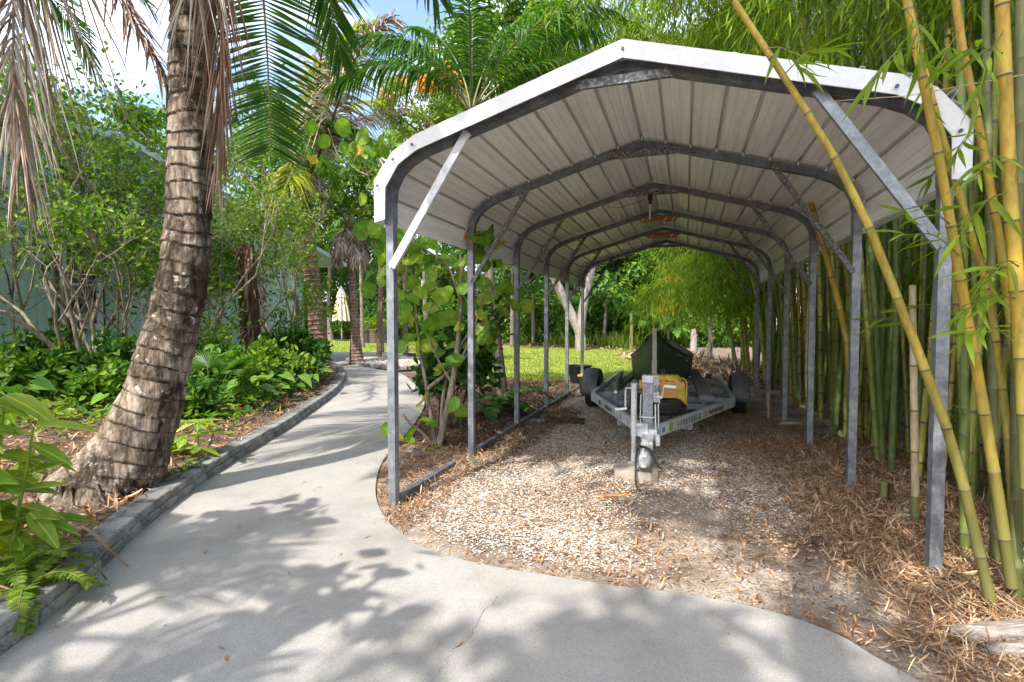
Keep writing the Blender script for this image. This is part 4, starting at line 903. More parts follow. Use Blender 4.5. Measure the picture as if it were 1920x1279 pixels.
# ------------------------------------------------------------------ bamboo
def culm_mesh(H, r, bend, seed, mat, sides=9, step=(.26, .42), r_top=.35, curve=2.6):
    rg = np.random.default_rng(seed); z = 0.0; st = []; g = Geo()
    def c(zz): 
        t = zz / H; return np.array([bend * t ** curve, .12 * bend * math.sin(t * 3), zz * (1 - .02 * abs(bend) * t)])
    rad = lambda zz: r * (1 - (1 - r_top) * (zz / H) ** 1.2)
    an = np.linspace(0, 2 * np.pi, sides, endpoint=False); ring = np.stack([np.cos(an), np.sin(an), 0 * an], -1)
    zs = [(-.1, 1.0, 0)]; z = rg.uniform(.05, .25)
    while z < H - .2:
        zs += [(z - .012, 1.0, 0), (z, 1.08, 1), (z + .005, 1.08, 1), (z + .016, 1.0, 0)]; z += rg.uniform(*step)
    zs.append((H, .8, 0))
    V = np.array([c(max(a, 0)) * np.array([1, 1, 0]) + (0, 0, c(a)[2] if a > 0 else a) + ring * rad(max(a, 0)) * f for a, f, _ in zs]).reshape(-1, 3)
    F0, F1 = [], []
    for i in range(len(zs) - 1):
        tgt = F1 if (zs[i][2] or zs[i + 1][2]) else F0
        for j in range(sides): tgt.append([i * sides + j, i * sides + (j + 1) % sides, (i + 1) * sides + (j + 1) % sides, (i + 1) * sides + j])
    g.add(V, F0); g.V.append(V[:0]); g.F.append((np.array(F1), 1))
    return g.mesh('bamboo_culm', [mat, M['node']], True)
def plume_mesh(seed, n, Lp, spread, leaf=(.10, .19), w=(.012, .02), fall=.9):
    global rng
    keep = rng; rng = np.random.default_rng(seed); gl = Geo()
    B, D, N = [], [], []
    for k in range(n // 14):                             # drooping twigs with hanging leaves
        az = rng.uniform(0, 6.283); l = Lp * rng.uniform(.35, 1); e = rng.uniform(-.1, .9)
        t = np.sort(rng.uniform(.25, 1, 14)); h = np.array([math.cos(az), math.sin(az), 0])
        p = h * (l * spread * t)[:, None] + UP * (e * l * t * .5 - fall * l * t ** 2 * .8)[:, None]
        d = h * .6 + UP * (-.5 - fall * t * .6)[:, None] + rng.normal(0, .42, (14, 3))
        B.append(p + rng.normal(0, .05, (14, 3))); D.append(d); N.append(UP + rng.normal(0, .6, (14, 3)))
    B = np.concatenate(B); n = len(B)
    gl.leaves(B, np.concatenate(D), np.concatenate(N), rng.uniform(*leaf, n), rng.uniform(*w, n), T_DIAM, .25)
    rng = keep; return gl.mesh('foliage', M['leaf_bamboo'])
PLUME = [plume_mesh(40 + k, 1300, 1.5, .75) for k in range(4)]
PLUME_FAR = [plume_mesh(60 + k, 1000, 2.6, .6, (.2, .34), (.022, .036), 1.1) for k in range(2)]
CULM = [culm_mesh(10.5, rr, bb, 70 + k, M['culm']) for k, (rr, bb) in enumerate([(.026, -1.2), (.032, -1.8), (.021, -2.4), (.035, -.8), (.027, 1.0), (.019, -2.0), (.03, -1.4), (.023, -3.0)])]
CULM_FAR = [culm_mesh(10, rr, bb, 90 + k, M['culm'], 6) for k, (rr, bb) in enumerate([(.04, -3.6), (.045, -4.4), (.035, -5.2)])]
culms = []
def place_culm(u, v, near=True, mesh=None, tilt=.05):
    o = link('bamboo_culm', mesh or random.choice(CULM if near else CULM_FAR))
    o.location = cp(u, v, -.02); o.rotation_euler = (rng.normal(0, tilt), rng.normal(0, tilt * .8) - .01, -YAW + rng.normal(0, .5)); o.scale = (1, 1, random.uniform(.85, 1.1))
    nth = ['first', 'second', 'third', 'fourth', 'fifth', 'sixth']; bi = int(max(v, 0) // SP)
    where = 'in front of the first right carport post' if v < .0 else 'beyond the last right carport post' if bi >= 5 else 'beside the gap between %s and %s right carport posts' % (nth[bi], nth[bi + 1])
    if near: tag(o, 'upright bamboo culm ' + where, 'bamboo', 'bamboo culms in the hedge ' + where)
    else: tag(o, 'slender bamboo culm arching over beyond the far end of the carport', 'bamboo', 'bamboo culms beyond the carport')
    culms.append((o, u, v)); return o
k = 0
while k < 236:
    v = random.uniform(-.2, 10.5); u = 4.0 + abs(random.gauss(0, 1.0)) * (1.0 if v > 1.2 else .9) + (.2 if v < 1.5 else 0) + random.random() * .3
    if u > 6.8: continue
    if v < .9 and u < 4.5: continue
    place_culm(u, v); k += 1
for k in range(52):
    v = random.uniform(9.0, 15.5); place_culm(3.95 + abs(random.gauss(0, .9)) - .09 * max(0, v - 10) * random.random(), v, False, tilt=.03)
M['thicket'] = surf('thicket_culm', [(.3, (.15, .2, .05)), (.5, (.26, .28, .06)), (.7, (.4, .36, .09))], 1.3, .6, stretch=(2, 2, .15), fine=(20, .8, 1.15))
g = Geo()
for k in range(230):
    v = random.uniform(-1.0, 12); u = random.uniform(4.9, 7.2); b = cp(u, v, -.02); h = random.uniform(6, 9); a = random.uniform(0, 6.28); l = random.uniform(.1, .9); r_ = random.uniform(.016, .03)
    if u - v * .1 < 4.6: continue
    zz = np.linspace(0, 1, 7); P = b + np.c_[l * zz ** 2 * math.cos(a), l * zz ** 2 * math.sin(a), zz * h]; g.tube(P, np.linspace(r_, r_ * .5, 7), 6, cap=False)
g.obj('bamboo_thicket', M['thicket'], smooth=True, kind='stuff')
def plume(o, loc, sc_, meshes=None):                     # foliage part of a culm, at a place given in the world
    f = link('foliage', random.choice(meshes or PLUME), o)
    m = Matrix.LocRotScale(Vector(loc), Matrix.Rotation(random.uniform(0, 6.28), 3, 'Z').to_quaternion(), Vector((sc_,) * 3))
    f.matrix_local = Matrix.LocRotScale(o.location, o.rotation_euler, o.scale).inverted() @ m
near = [c for c in culms if 'hedge' in c[0]['group']]; farc = [c for c in culms if 'hedge' not in c[0]['group']]
for k in range(104):                                     # overhanging leaf masses above and behind the roof
    o, u, v = random.choice(near)
    uu = u + random.uniform(-2.3, .6); z = random.uniform(4.3, 9)
    if v < 2.2 and uu < 3.3 : z = random.uniform(5.5, 9)
    z = max(z, 4.5 if uu < 3.8 else 3.3)
    plume(o, cp(uu, v + random.uniform(-.4, .4), z), random.uniform(.8, 1.25))
deep = [c for c in near if c[2] > 3.5]
for k in range(30):                                      # tops that arch over the far half of the roof
    o, u, v = random.choice(deep); plume(o, cp(u - random.uniform(1.6, 3.3), v + random.uniform(-.3, .6), random.uniform(5.6, 8.6)), random.uniform(.9, 1.25))
for k in range(34):
    o, u, v = random.choice(near); plume(o, cp(max(u, 4.6) + random.uniform(.2, 1.4), v, random.uniform(1.6, 4)), random.uniform(.6, .9))
for k in range(56):
    o, u, v = random.choice(farc); t = random.random()
    plume(o, cp(u - .3 - 2.6 * t * random.random(), max(v, 10.2) + random.uniform(-.3, 1.5), random.uniform(1.6 + .6 * t, 6.0)), random.uniform(.6, .9), PLUME_FAR if random.random() < .75 else None)

def px_culm(name, label, pts, r0, r1, mat, step=.3, group=None, parent=None, cat='bamboo'):
    P = smooth([tuple(p) for p in pts], 8); d = np.r_[0, np.cumsum(np.linalg.norm(np.diff(P, axis=0), axis=1))]
    L = d[-1]; g = Geo(); s = [0]; z = random.uniform(.05, step)
    rad = [1.0]; mk = []
    while z < L - .06:
        s += [z - .008, z - .001, z + .004, z + .014]; rad += [1, 1.1, 1.1, 1]; mk.append(len(rad) - 3); z += step * random.uniform(.8, 1.25)
    s.append(L); rad.append(1.0); s = np.array(s)
    Q = np.stack([np.interp(s, d, P[:, k]) for k in range(3)], -1)
    R_ = np.interp(s, [0, L], [r0, r1]) * np.array(rad)
    g.tube(Q, R_, 14); me = g.mesh(name, [mat, M['node']], True)
    n = 14
    for i in mk:
        for seg in (i - 1, i): 
            for j in range(n): me.polygons[seg * n + j].material_index = 1
    base = Vector(Q[0]); me.transform(Matrix.Translation(-base)); o = link(name, me, parent); o.location = base
    return tag(o, label, cat, group) if label else o
lead = {}
lead['A'] = px_culm('bamboo_culm', 'long yellow bamboo culm leaning diagonally across the carport front', [yp(1858, 1132, 2.66), yp(1790, 850, 2.68), yp(1700, 605, 2.72), yp(1605, 370, 2.78), yp(1500, 190, 2.85), yp(1375, 0, 2.9), yp(1240, -220, 2.95)], .026, .014, M['culm_yellow'], .34)
lead['B'] = px_culm('bamboo_culm', 'yellow-olive bamboo culm bowing outward at right of the leaning yellow one', [yp(1897, 1100, 2.72), yp(1850, 800, 2.7), yp(1800, 520, 2.66), yp(1752, 250, 2.6), yp(1715, 80, 2.58), yp(1680, -120, 2.56)], .028, .017, M['culm_yellow'], .33)
lead['K'] = px_culm('bamboo_culm', 'thin yellow bamboo culm bending right just behind the bowed yellow-olive one', [gp(1905, 1075), yp(1890, 830, 3.0), yp(1856, 560, 2.98), yp(1814, 417, 2.96), yp(1770, 264, 2.95), yp(1730, 120, 2.94), yp(1690, -60, 2.92)], .022, .015, M['culm_yellow'], .3)
lead['C'] = px_culm('bamboo_culm', 'thick bright yellow bamboo culm at the right edge of the photo', [yp(1935, 1010, 2.62), yp(1912, 620, 2.6), yp(1893, 350, 2.58), yp(1880, 40, 2.56), yp(1872, -200, 2.55)], .034, .026, M['culm_yellow'], .34)
lead['D'] = px_culm('bamboo_culm', 'yellow bamboo culm curving down between the olive and thick culms', [yp(1920, 900, 2.9), yp(1890, 560, 2.9), yp(1842, 270, 2.88), yp(1805, 90, 2.86), yp(1770, -150, 2.84)], .023, .017, M['culm_yellow'], .31)
lead['E'] = px_culm('bamboo_culm', 'dead cream bamboo pole with a short green foot between posts', [gp(1715, 990) + (0, 0, -.01), yp(1716, 930, 3.74)], .026, .026, M['culm_olive'], .16)
px_culm('dead_stem', None, [Vector(yp(1716, 931, 3.74)) - lead['E'].location, Vector(yp(1714, 760, 3.75)) - lead['E'].location, Vector(yp(1711, 535, 3.77)) - lead['E'].location], .0255, .022, M['culm_dead'], .36, parent=lead['E'])
lead['F'] = px_culm('bamboo_culm', 'straight lime green bamboo culm just right of the front carport post', [gp(1808, 1040), yp(1808, 700, 3.32), yp(1804, 330, 3.34), yp(1800, 0, 3.36), yp(1796, -250, 3.38)], .027, .021, M['culm'], .33)
lead['G'] = px_culm('bamboo_culm', 'olive bamboo culm crossing low behind the leaning yellow one', [gp(1866, 1062), yp(1862, 800, 3.16), yp(1858, 500, 3.2), yp(1850, 150, 3.25), yp(1845, -200, 3.3)], .026, .02, M['culm_olive'], .31)
lead['H'] = px_culm('bamboo_culm', 'grey-green spotted bamboo culm standing at the right image edge', [gp(1905, 1130), yp(1906, 850, 2.74), yp(1908, 500, 2.76), yp(1915, 0, 2.78)], .028, .023, M['culm_olive'], .3)
lead['I'] = px_culm('bamboo_culm', 'yellow-tan dead bamboo culm bent behind the second right post', [yp(1595, 760, 5.6), yp(1588, 640, 5.6), yp(1570, 560, 5.6), yp(1548, 475, 5.65), yp(1520, 380, 5.8)], .035, .028, M['culm_yellow'], .33)
lead['J'] = px_culm('bamboo_culm', 'pale dead bamboo culm hanging beside the third right carport post', [yp(1513, 715, 6.6), yp(1517, 600, 6.6), yp(1522, 500, 6.62), yp(1526, 400, 6.7)], .030, .026, M['culm_dead'], .33)
for k, (a, b, h, l) in enumerate([(1656, 948, .20, 'short green cut bamboo stump in the litter'), (1668, 946, .17, 'short brown cut bamboo stump beside the green one')]):
    q = gp(a, b); px_culm('bamboo_stump', l, [q, q + (.003, .0, h)], .026, .025, M['culm_olive'] if k == 0 else M['fibre'], .12)
px_culm('fallen_pole', 'dry bamboo pole lying on the gravel edge near the third post', [gp(1528, 850) + (0, 0, .02), gp(1580, 896) + (0, 0, .03)], .018, .016, M['culm_dead'], .3)
px_culm('fallen_stick', 'brown stick lying on the gravel left of the trailer coupler', [gp(1118, 936) + (0, 0, .02), gp(1182, 932) + (0, 0, .022)], .008, .006, M['wood_orange'], .5, cat='stick')
px_culm('leaning_stick', 'pale dry bamboo stake standing by the fourth right carport post', [yp(1440, 790, 8.0), yp(1441, 735, 8.0)], .022, .022, M['culm_dead'], .4)
# leaf sprays on the nearest culms: every leaf a part
BL = []
for k in range(3):
    g = Geo(); g.leaves([(0, 0, 0)], [(1, 0, 0)], [(0, 0, 1)], [1], [.105 + .015 * k], strip([(0, .25), (.2, .9), (.45, 1), (.75, .6), (1, .04)], .12), .15 + .15 * k); BL.append(g.mesh('leaf', M['leaf_bamboo']))
def spray(o, base, tip, n, L=(.12, .22), fan=1.0):
    base = np.array(base); tip = np.array(tip); mi = Matrix.Translation(-o.location) if o.rotation_euler.x == 0 else Matrix.LocRotScale(o.location, o.rotation_euler, o.scale).inverted()
    P = smooth([tuple(base), tuple((base + tip) / 2 + (0, 0, .05)), tuple(tip)], 4)
    P = np.array([mi @ Vector(p) for p in P])
    g = Geo(); g.tube(P, np.linspace(.004, .0015, len(P)), 5); tw = g.obj('twig', M['culm_olive'], o)
    d0 = nrm(P[-1] - P[0]); ts = np.linspace(.25, 1, n)
    for i, t in enumerate(ts):
        q, _ = path_sample(P, np.array([t])); sd = (-1) ** i
        s_ = nrm(np.cross(d0, UP) + rng.normal(0, .35, 3)); D = nrm(d0 * (.55 + .5 * t) + s_ * sd * fan * (1.1 - .7 * t) + UP * rng.normal(-.25, .25))
        N = nrm(UP + rng.normal(0, .5, 3)); S = nrm(np.cross(N, D)); N = np.cross(D, S)
        l = link('leaf', random.choice(BL), tw); l.matrix_local = Matrix.Translation(Vector(q[0])) @ Matrix((D, S, N)).transposed().to_4x4() @ Matrix.Scale(random.uniform(*L), 4)
for o, a, b, n in [('C', (1905, 560, 2.55), (1800, 590, 2.35), 13), ('C', (1900, 640, 2.5), (1815, 625, 2.3), 10), ('C', (1890, 360, 2.5), (1800, 440, 2.4), 11), ('B', (1800, 480, 2.62), (1700, 440, 2.55), 11), ('B', (1780, 420, 2.6), (1690, 395, 2.5), 9), ('D', (1880, 500, 2.85), (1830, 560, 2.7), 9),
                   ('F', (1804, 420, 3.3), (1700, 410, 3.2), 10), ('F', (1806, 600, 3.3), (1700, 575, 3.25), 9), ('B', (1715, 90, 2.5), (1640, 150, 2.4), 12), ('C', (1880, 100, 2.5), (1770, 120, 2.4), 14), ('C', (1880, 60, 2.5), (1830, 190, 2.35), 12), ('D', (1800, 60, 2.8), (1740, 180, 2.7), 12), ('A', (1470, 140, 2.86), (1560, 90, 2.9), 10), ('A', (1440, 90, 2.86), (1500, 130, 2.8), 10),
                   ('B', (1700, 20, 2.5), (1730, 110, 2.4), 12), ('C', (1895, 300, 2.45), (1830, 330, 2.3), 11), ('G', (1860, 430, 3.15), (1760, 520, 3.1), 9), ('F', (1803, 300, 3.3), (1740, 340, 3.2), 9), ('E', (1714, 620, 3.76), (1640, 600, 3.7), 7), ('F', (1808, 780, 3.3), (1790, 770, 3.2), 5), ('C', (1910, 500, 2.5), (1860, 520, 2.3), 10), ('D', (1840, 250, 2.8), (1790, 290, 2.7), 10)]:
    spray(lead[o], yp(*a), yp(*b), n)
# taut strings between culms and carport
g = Geo(); g.tube([yp(1555, 190, 3.2), yp(1700, 180, 2.9), yp(1920, 140, 2.6)], .0025, 5); tag(g.obj('string', M['culm_dead']), 'thin pale string stretched from the carport trim to bamboo', 'string')

# ------------------------------------------------------------------ the big leaning palm
mp_ = thing('coconut_palm', 'big leaning coconut palm with ringed grey trunk and dead hanging fronds', 'palm tree', (-3.05, 4.3, .1))
O = np.array(mp_.location)
ax = smooth([(-3.36, 4.22, .02), (-3.24, 4.25, .25), (-3.10, 4.28, .55), (-2.97, 4.30, .9), (-2.85, 4.32, 1.34), (-2.74, 4.33, 1.75), (-2.685, 4.34, 2.2), (-2.66, 4.36, 2.8), (-2.65, 4.38, 3.5), (-2.63, 4.40, 4.2), (-2.60, 4.42, 5.2), (-2.56, 4.45, 6.2)], 24)
d_ = np.r_[0, np.cumsum(np.linalg.norm(np.diff(ax, axis=0), axis=1))]; L = d_[-1]
rad = np.interp(d_, [0, .12, .3, .6, 1.0, 1.5, 2, 3, 4.5, 6.3], [.42, .385, .31, .25, .212, .188, .172, .162, .152, .14])
T_ = nrm(np.gradient(ax, axis=0)); N1 = nrm(np.cross(T_, (0, 1, 0))); N2 = np.cross(T_, N1); ns = 48; an = np.linspace(0, 2 * np.pi, ns, endpoint=False)
ringp = []; z = .1
while z < L: ringp.append(z); z += random.uniform(.085, .15) * (1 if z < 2 else 1.15)
ringp = np.array(ringp)
rt = np.random.default_rng(5); ph = rt.uniform(0, 6.28, len(ringp)); A = []; scar = []
dd = np.linspace(0, L, 520)
for s in dd:
    c = np.array([np.interp(s, d_, ax[:, k]) for k in range(3)]); n1 = np.array([np.interp(s, d_, N1[:, k]) for k in range(3)]); n2 = np.array([np.interp(s, d_, N2[:, k]) for k in range(3)])
    r0 = np.interp(s, d_, rad); row = []; sc_ = []
    for a in an:
        w = s + .018 * math.sin(a + 1.0 + s * 2) + .008 * math.sin(3 * a + s * 9); i = np.searchsorted(ringp, w) - 1
        f = 0 if i < 0 or i + 1 >= len(ringp) else (w - ringp[i]) / (ringp[i + 1] - ringp[i])
        lip = .011 * (1 - f) ** 2 - .006 * (1 if f > .93 else 0) + .0035 * math.sin(a * 17 + s * 23) * math.sin(a * 29 - s * 41) + .004 * math.sin(a * 6 + s * 13)
        rr = r0 * (1 + .022 * math.sin(2 * a + s) + .014 * math.sin(5 * a + 3 * s) + .012 * math.sin(11 * a + 7 * s) * (1 if s < 1 else .4)) + lip + .003 * math.sin(a * 40 + s * 3)
        row.append(c + (n1 * math.cos(a) + n2 * math.sin(a)) * rr); sc_.append(f > .895 + .06 * math.sin(a * 2 + s * 11) + .012 * math.sin(a * 7 + s * 5))
    A.append(row); scar.append(sc_)
A = np.array(A) - O; g = Geo(); n_ = len(dd)
i, j = np.meshgrid(np.arange(n_ - 1), np.arange(ns), indexing='ij'); j2 = (j + 1) % ns
F = np.stack([i * ns + j, i * ns + j2, (i + 1) * ns + j2, (i + 1) * ns + j], -1).reshape(-1, 4); scm = np.array(scar)[:-1].reshape(-1)
g.add(A.reshape(-1, 3), F[~scm]); g.V.append(A[:0, 0]); g.F.append((F[scm], 1))
trunk = g.obj('trunk', [M['palm_bark'], M['palm_scar']], mp_, smooth=True)
g = Geo()
for k in range(70):                                      # matted surface roots round the foot
    a = random.uniform(0, 6.28); r0 = .36 * random.uniform(.85, 1.05); r1 = r0 + random.uniform(.06, .22); c = np.array([-3.36, 4.22, 0]) - O
    P = [c + (r0 * math.cos(a), r0 * math.sin(a), .22 * random.random() + .1), c + ((r0 + .05) * math.cos(a + .1), (r0 + .05) * math.sin(a + .1), .13), c + (r1 * math.cos(a + .25), r1 * math.sin(a + .25), .10)]
    g.tube(smooth([tuple(p) for p in P], 3), np.linspace(.014, .006, 7), 5)
g.obj('roots', M['palm_bark'], mp_, smooth=True, kind='stuff')
CT = np.array([-2.56, 4.45, 6.2])
def rel(P, O_): return [tuple(np.array(p) - O_) for p in P]
def wf(parent, O_, path, leafm, rachm, **k): return add_frond(parent, rel(path, O_), leafm, rachm, **k)
# dead fronds hanging into view
wf(mp_, O, [CT, (-3.0, 4.2, 6.0), (-3.45, 4.0, 5.2), (-3.62, 3.92, 4.2), (-3.66, 3.9, 3.3), (-3.62, 3.9, 2.75)], M['frond_dead'], M['twig'], n=74, L=1.05, W=.018, s0=.3, ang=(40, 10), droop=.6, vee=-.1, rr=.02, side=(.8, .45, 0), jit=.26, rag=.05, T=T_STRAP)
wf(mp_, O, [CT, (-3.1, 4.0, 5.9), (-3.6, 3.6, 5.0), (-3.85, 3.5, 4.1), (-3.95, 3.45, 3.4)], M['frond_dead'], M['twig'], T=T_STRAP, n=26, L=.95, W=.016, s0=.35, ang=(50, 18), droop=.85, vee=-.1, rr=.02, side=(.9, .2, 0), jit=.35, rag=.15)
wf(mp_, O, [CT, (-2.35, 4.15, 6.0), (-2.2, 4.02, 5.2), (-2.17, 3.98, 4.2), (-2.18, 3.98, 3.3), (-2.22, 4.0, 2.75)], M['frond_rust'], M['fibre'], T=T_STRAP, n=80, L=.9, W=.016, s0=.3, ang=(17, 7), droop=.35, vee=-.05, rr=.022, side=(.9, -.2, 0), jit=.09, rag=.03)
wf(mp_, O, [CT, (-2.3, 3.85, 6.0), (-2.16, 3.7, 5.2), (-2.14, 3.65, 4.4), (-2.16, 3.66, 3.75)], M['frond_dead'], M['twig'], T=T_STRAP, n=46, L=.85, W=.014, s0=.3, ang=(55, 22), droop=.8, vee=-.1, rr=.02, side=(.95, .1, 0), jit=.3, rag=.2)
# living crown, out of the frame, and the green frond that droops away from us
wf(mp_, O, [CT, (-2.85, 5.4, 7.1), (-3.25, 6.6, 7.0), (-3.5, 7.5, 6.1), (-3.62, 7.9, 4.9), (-3.66, 8.0, 4.1)], M['frond'], M['culm_olive'], n=96, L=1.35, W=.045, s0=.25, ang=(88, 66), droop=.12, vee=.1, rr=.03, side=(1, .3, 0), jit=.08)
for k in range(13):
    az = k * 2.399 + .6; wf(mp_, O, arc(CT, az, random.uniform(.1, 1.1), random.uniform(3.0, 3.8), random.uniform(1.2, 1.9)), M['frond'], M['culm_olive'], n=62, L=.95, W=.045, s0=.2, droop=.35, rr=.03)

# ------------------------------------------------------------------ the other palms
def palm(name, label, loc, H, lean, rads, trunkm, fr, group=None, rings=.14, ringm=None, sides=20, cat='palm tree'):
    t = thing(name, label, cat, tuple(loc), 0, group); g = Geo()
    P = smooth([(0, 0, -.1), (lean[0] * .25, lean[1] * .25, H * .3), (lean[0] * .6, lean[1] * .6, H * .65), (lean[0], lean[1], H)], 14)
    d = np.r_[0, np.cumsum(np.linalg.norm(np.diff(P, axis=0), axis=1))]; s = []; f = []; m = []; z = 0
    while z < d[-1]:
        w = rings * random.uniform(.75, 1.25); s += [z, z + w * .12, z + w * .88]; f += [1.05, 1.0, .975]; z += w
    s = np.array(s); Q = np.stack([np.interp(s, d, P[:, k]) for k in range(3)], -1)
    g.tube(Q, np.interp(s / d[-1], np.linspace(0, 1, len(rads)), rads) * np.array(f), sides); me = g.mesh('trunk', [trunkm, ringm or trunkm], True)
    if ringm:
        for q in range(0, len(s) - 1, 3):
            for j in range(sides): me.polygons[q * sides + j].material_index = 1
    link('trunk', me, t); C = np.array([lean[0], lean[1], H])
    for k, q in enumerate(fr): add_frond(t, arc(C, q['az'], q['el'], q['L'], q['sag']), q.get('m', M['frond']), q.get('r', M['culm_olive']), n=q.get('n', 56), L=q.get('ll', .8), W=q.get('w', .045), droop=q.get('dr', .35), s0=.18, rr=q.get('rr', .03), T=q.get('T', T_LANCE2), jit=q.get('jit', .12), vee=q.get('vee', .15), rag=q.get('rag', 0))
    return t, C
def ring_fr(cnt, el, L, sag, **k): return [dict(az=i * 2.399 + random.uniform(-.2, .2), el=random.uniform(*el), L=random.uniform(*L), sag=random.uniform(*sag), **k) for i in range(cnt)]
fr = ring_fr(10, (.2, 1.2), (2.6, 3.4), (1.2, 1.8), ll=.9)
fr += [dict(az=1.15, el=1.15, L=3.6, sag=.9, ll=.95, m=M['frond_yellow'], n=62), dict(az=1.5, el=.72, L=4.0, sag=.55, ll=1.0, m=M['frond_dead'], r=M['fibre'], n=70, jit=.25, dr=.6, w=.04), dict(az=1.0, el=.95, L=3.6, sag=.8, ll=.95, m=M['frond_dead'], r=M['fibre'], n=60, jit=.3, dr=.6, w=.04), dict(az=.3, el=1.25, L=3.6, sag=.7, ll=.9, m=M['frond_yellow'])]
fr += [dict(az=a, el=-.5, L=2.0, sag=1.2, ll=.6, m=M['frond_dead'], r=M['fibre'], n=36, jit=.3, dr=.8) for a in (.4, 1.8, 3.3, 4.8)]
palm('coconut_palm', 'red-brown ringed coconut palm at the bend of the concrete path', gp(602, 690), 6.7, (-.75, .2), [.36, .27, .25, .24, .22, .2], M['palm_red'], fr, rings=.16, ringm=M['palm_pale'], sides=24)
P2 = [o for o in sc.objects if o.get('label', '').startswith('red-brown ringed coconut')][0]; O2 = np.array(P2.location)
for pts, m_, rm, kw in (([(566, 310, 16.7), (575, 240, 16.4), (610, 150, 16), (655, 70, 15.6), (700, 45, 15.4)], 'frond_yellow', 'culm_yellow', dict(L=1.7, W=.08, jit=.25, droop=.7)), ([(580, 330, 16.6), (610, 260, 16), (650, 150, 15.4), (690, 70, 15), (735, 35, 14.8)], 'frond_dead', 'fibre', dict(L=1.9, W=.06, jit=.3, droop=.85)), ([(575, 320, 16.6), (590, 230, 16), (600, 120, 15.5), (620, 20, 15.2), (650, -30, 15)], 'frond_dead', 'fibre', dict(L=1.3, W=.05, jit=.3, droop=.7)), ([(560, 300, 16.6), (545, 330, 15.8), (520, 380, 15.4)], 'frond_yellow', 'culm_yellow', dict(L=1.0, W=.06, jit=.2, droop=.5)), ([(570, 310, 16.7), (600, 260, 16.4), (660, 240, 16), (720, 290, 15.6)], 'frond', 'culm_olive', dict(L=1.2, W=.06, droop=.6))):
    add_frond(P2, [tuple(yp(*p) - O2) for p in pts], M[m_], M[rm], n=105, s0=.15, rr=.05, **kw)
fr = ring_fr(9, (.0, 1.2), (1.8, 2.4), (1.3, 2.0), ll=.6, w=.035) + ring_fr(7, (-.9, -.3), (1.2, 1.9), (.6, 1.2), ll=.5, m=M['frond_dead'], r=M['fibre'], n=40, jit=.3, dr=.8)
palm('small_palm', 'small tapering palm with ringed trunk on the white gravel island', gp(669, 679, .1), 4.7, (-.28, .1), [.25, .17, .13, .12, .12, .14], M['palm_red'], fr, rings=.12, ringm=M['palm_pale'])
# feathery palm behind the left roof edge
q = cp(-.95, 5.4)
t = thing('queen_palm', 'feathery green palm rising behind the left edge of the carport roof', 'palm tree', tuple(q))
Oq = np.array(t.location); g = Geo(); top = yp(884, 215, q[1]); g.tube(smooth([tuple(q - Oq), tuple((q - Oq) * .5 + (top - Oq) * .45), tuple(top - Oq)], 6), np.linspace(.11, .07, 13), 12); g.obj('trunk', M['bark'], t, smooth=True)
for dx, az, el, L_, sg_ in [(0, -1.2, 1.2, 2.3, 1.0), (0, -1.45, .95, 2.7, 1.5), (0, -.9, 1.35, 2.4, .9), (0, 1.2, 1.15, 2.5, 1.1), (0, 1.5, .85, 2.7, 1.4), (0, .9, 1.3, 2.6, .8), (0, 0, 1.45, 2.6, .5), (0, 3.1, 1.2, 2.4, 1.2), (0, 2.3, .9, 2.4, 1.4), (0, -2.3, .9, 2.4, 1.5), (0, 1.7, .4, 2.0, 1.2), (0, .4, .7, 2.2, 1.4), (0, .9, .9, 2.6, 1.2), (0, 1.35, 1.05, 2.8, 1.0)]:
    add_frond(t, arc(top - Oq, az, el, L_ * (1.42 if az > -.5 else 1.15), sg_), M['frond'], M['culm_olive'], n=74, L=.82, W=.042, s0=.2, droop=.85, ang=(58, 32), rr=.024, T=T_LANCE)
# palm outside the frame at left, whose dead frond crosses the sky
t = thing('coconut_palm', 'palm left of the frame whose brown frond slants down toward the trunk', 'palm tree', (-9.4, 8.2, .1)); Ol = np.array(t.location)
g = Geo(); g.tube([(0, 0, 0), (.3, 0, 3), (.5, 0, 7.5)], [.25, .18, .15], 14); g.obj('trunk', M['palm_red'], t, smooth=True)
C = np.array([.5, 0, 7.5])
add_frond(t, rel([tuple(Ol + C), yp(110, -190, 7.6), yp(205, -40, 7.2), yp(275, 80, 7.0), yp(325, 185, 6.9)], Ol), M['frond_rust'], M['fibre'], n=70, L=.75, W=.035, s0=.3, ang=(45, 20), droop=.6, rr=.03, jit=.25)
for q in ring_fr(8, (.1, 1.1), (2.6, 3.2), (1.2, 1.8)): add_frond(t, arc(C, q['az'], q['el'], q['L'], q['sag']), M['frond'], M['culm_olive'], n=50, L=.85, W=.045, s0=.2, droop=.35, T=T_LANCE2)
# palm and broad trees behind the photographer: their shade lies on the driveway
fr = ring_fr(9, (.0, .9), (1.9, 2.5), (1.1, 1.9), ll=.7, w=.034)
palm('coconut_palm', 'palm behind the camera whose fronds shade the near driveway', (-4.75, -1.35, 0), 5.6, (.4, .1), [.25, .18, .16, .15], M['palm_red'], fr)

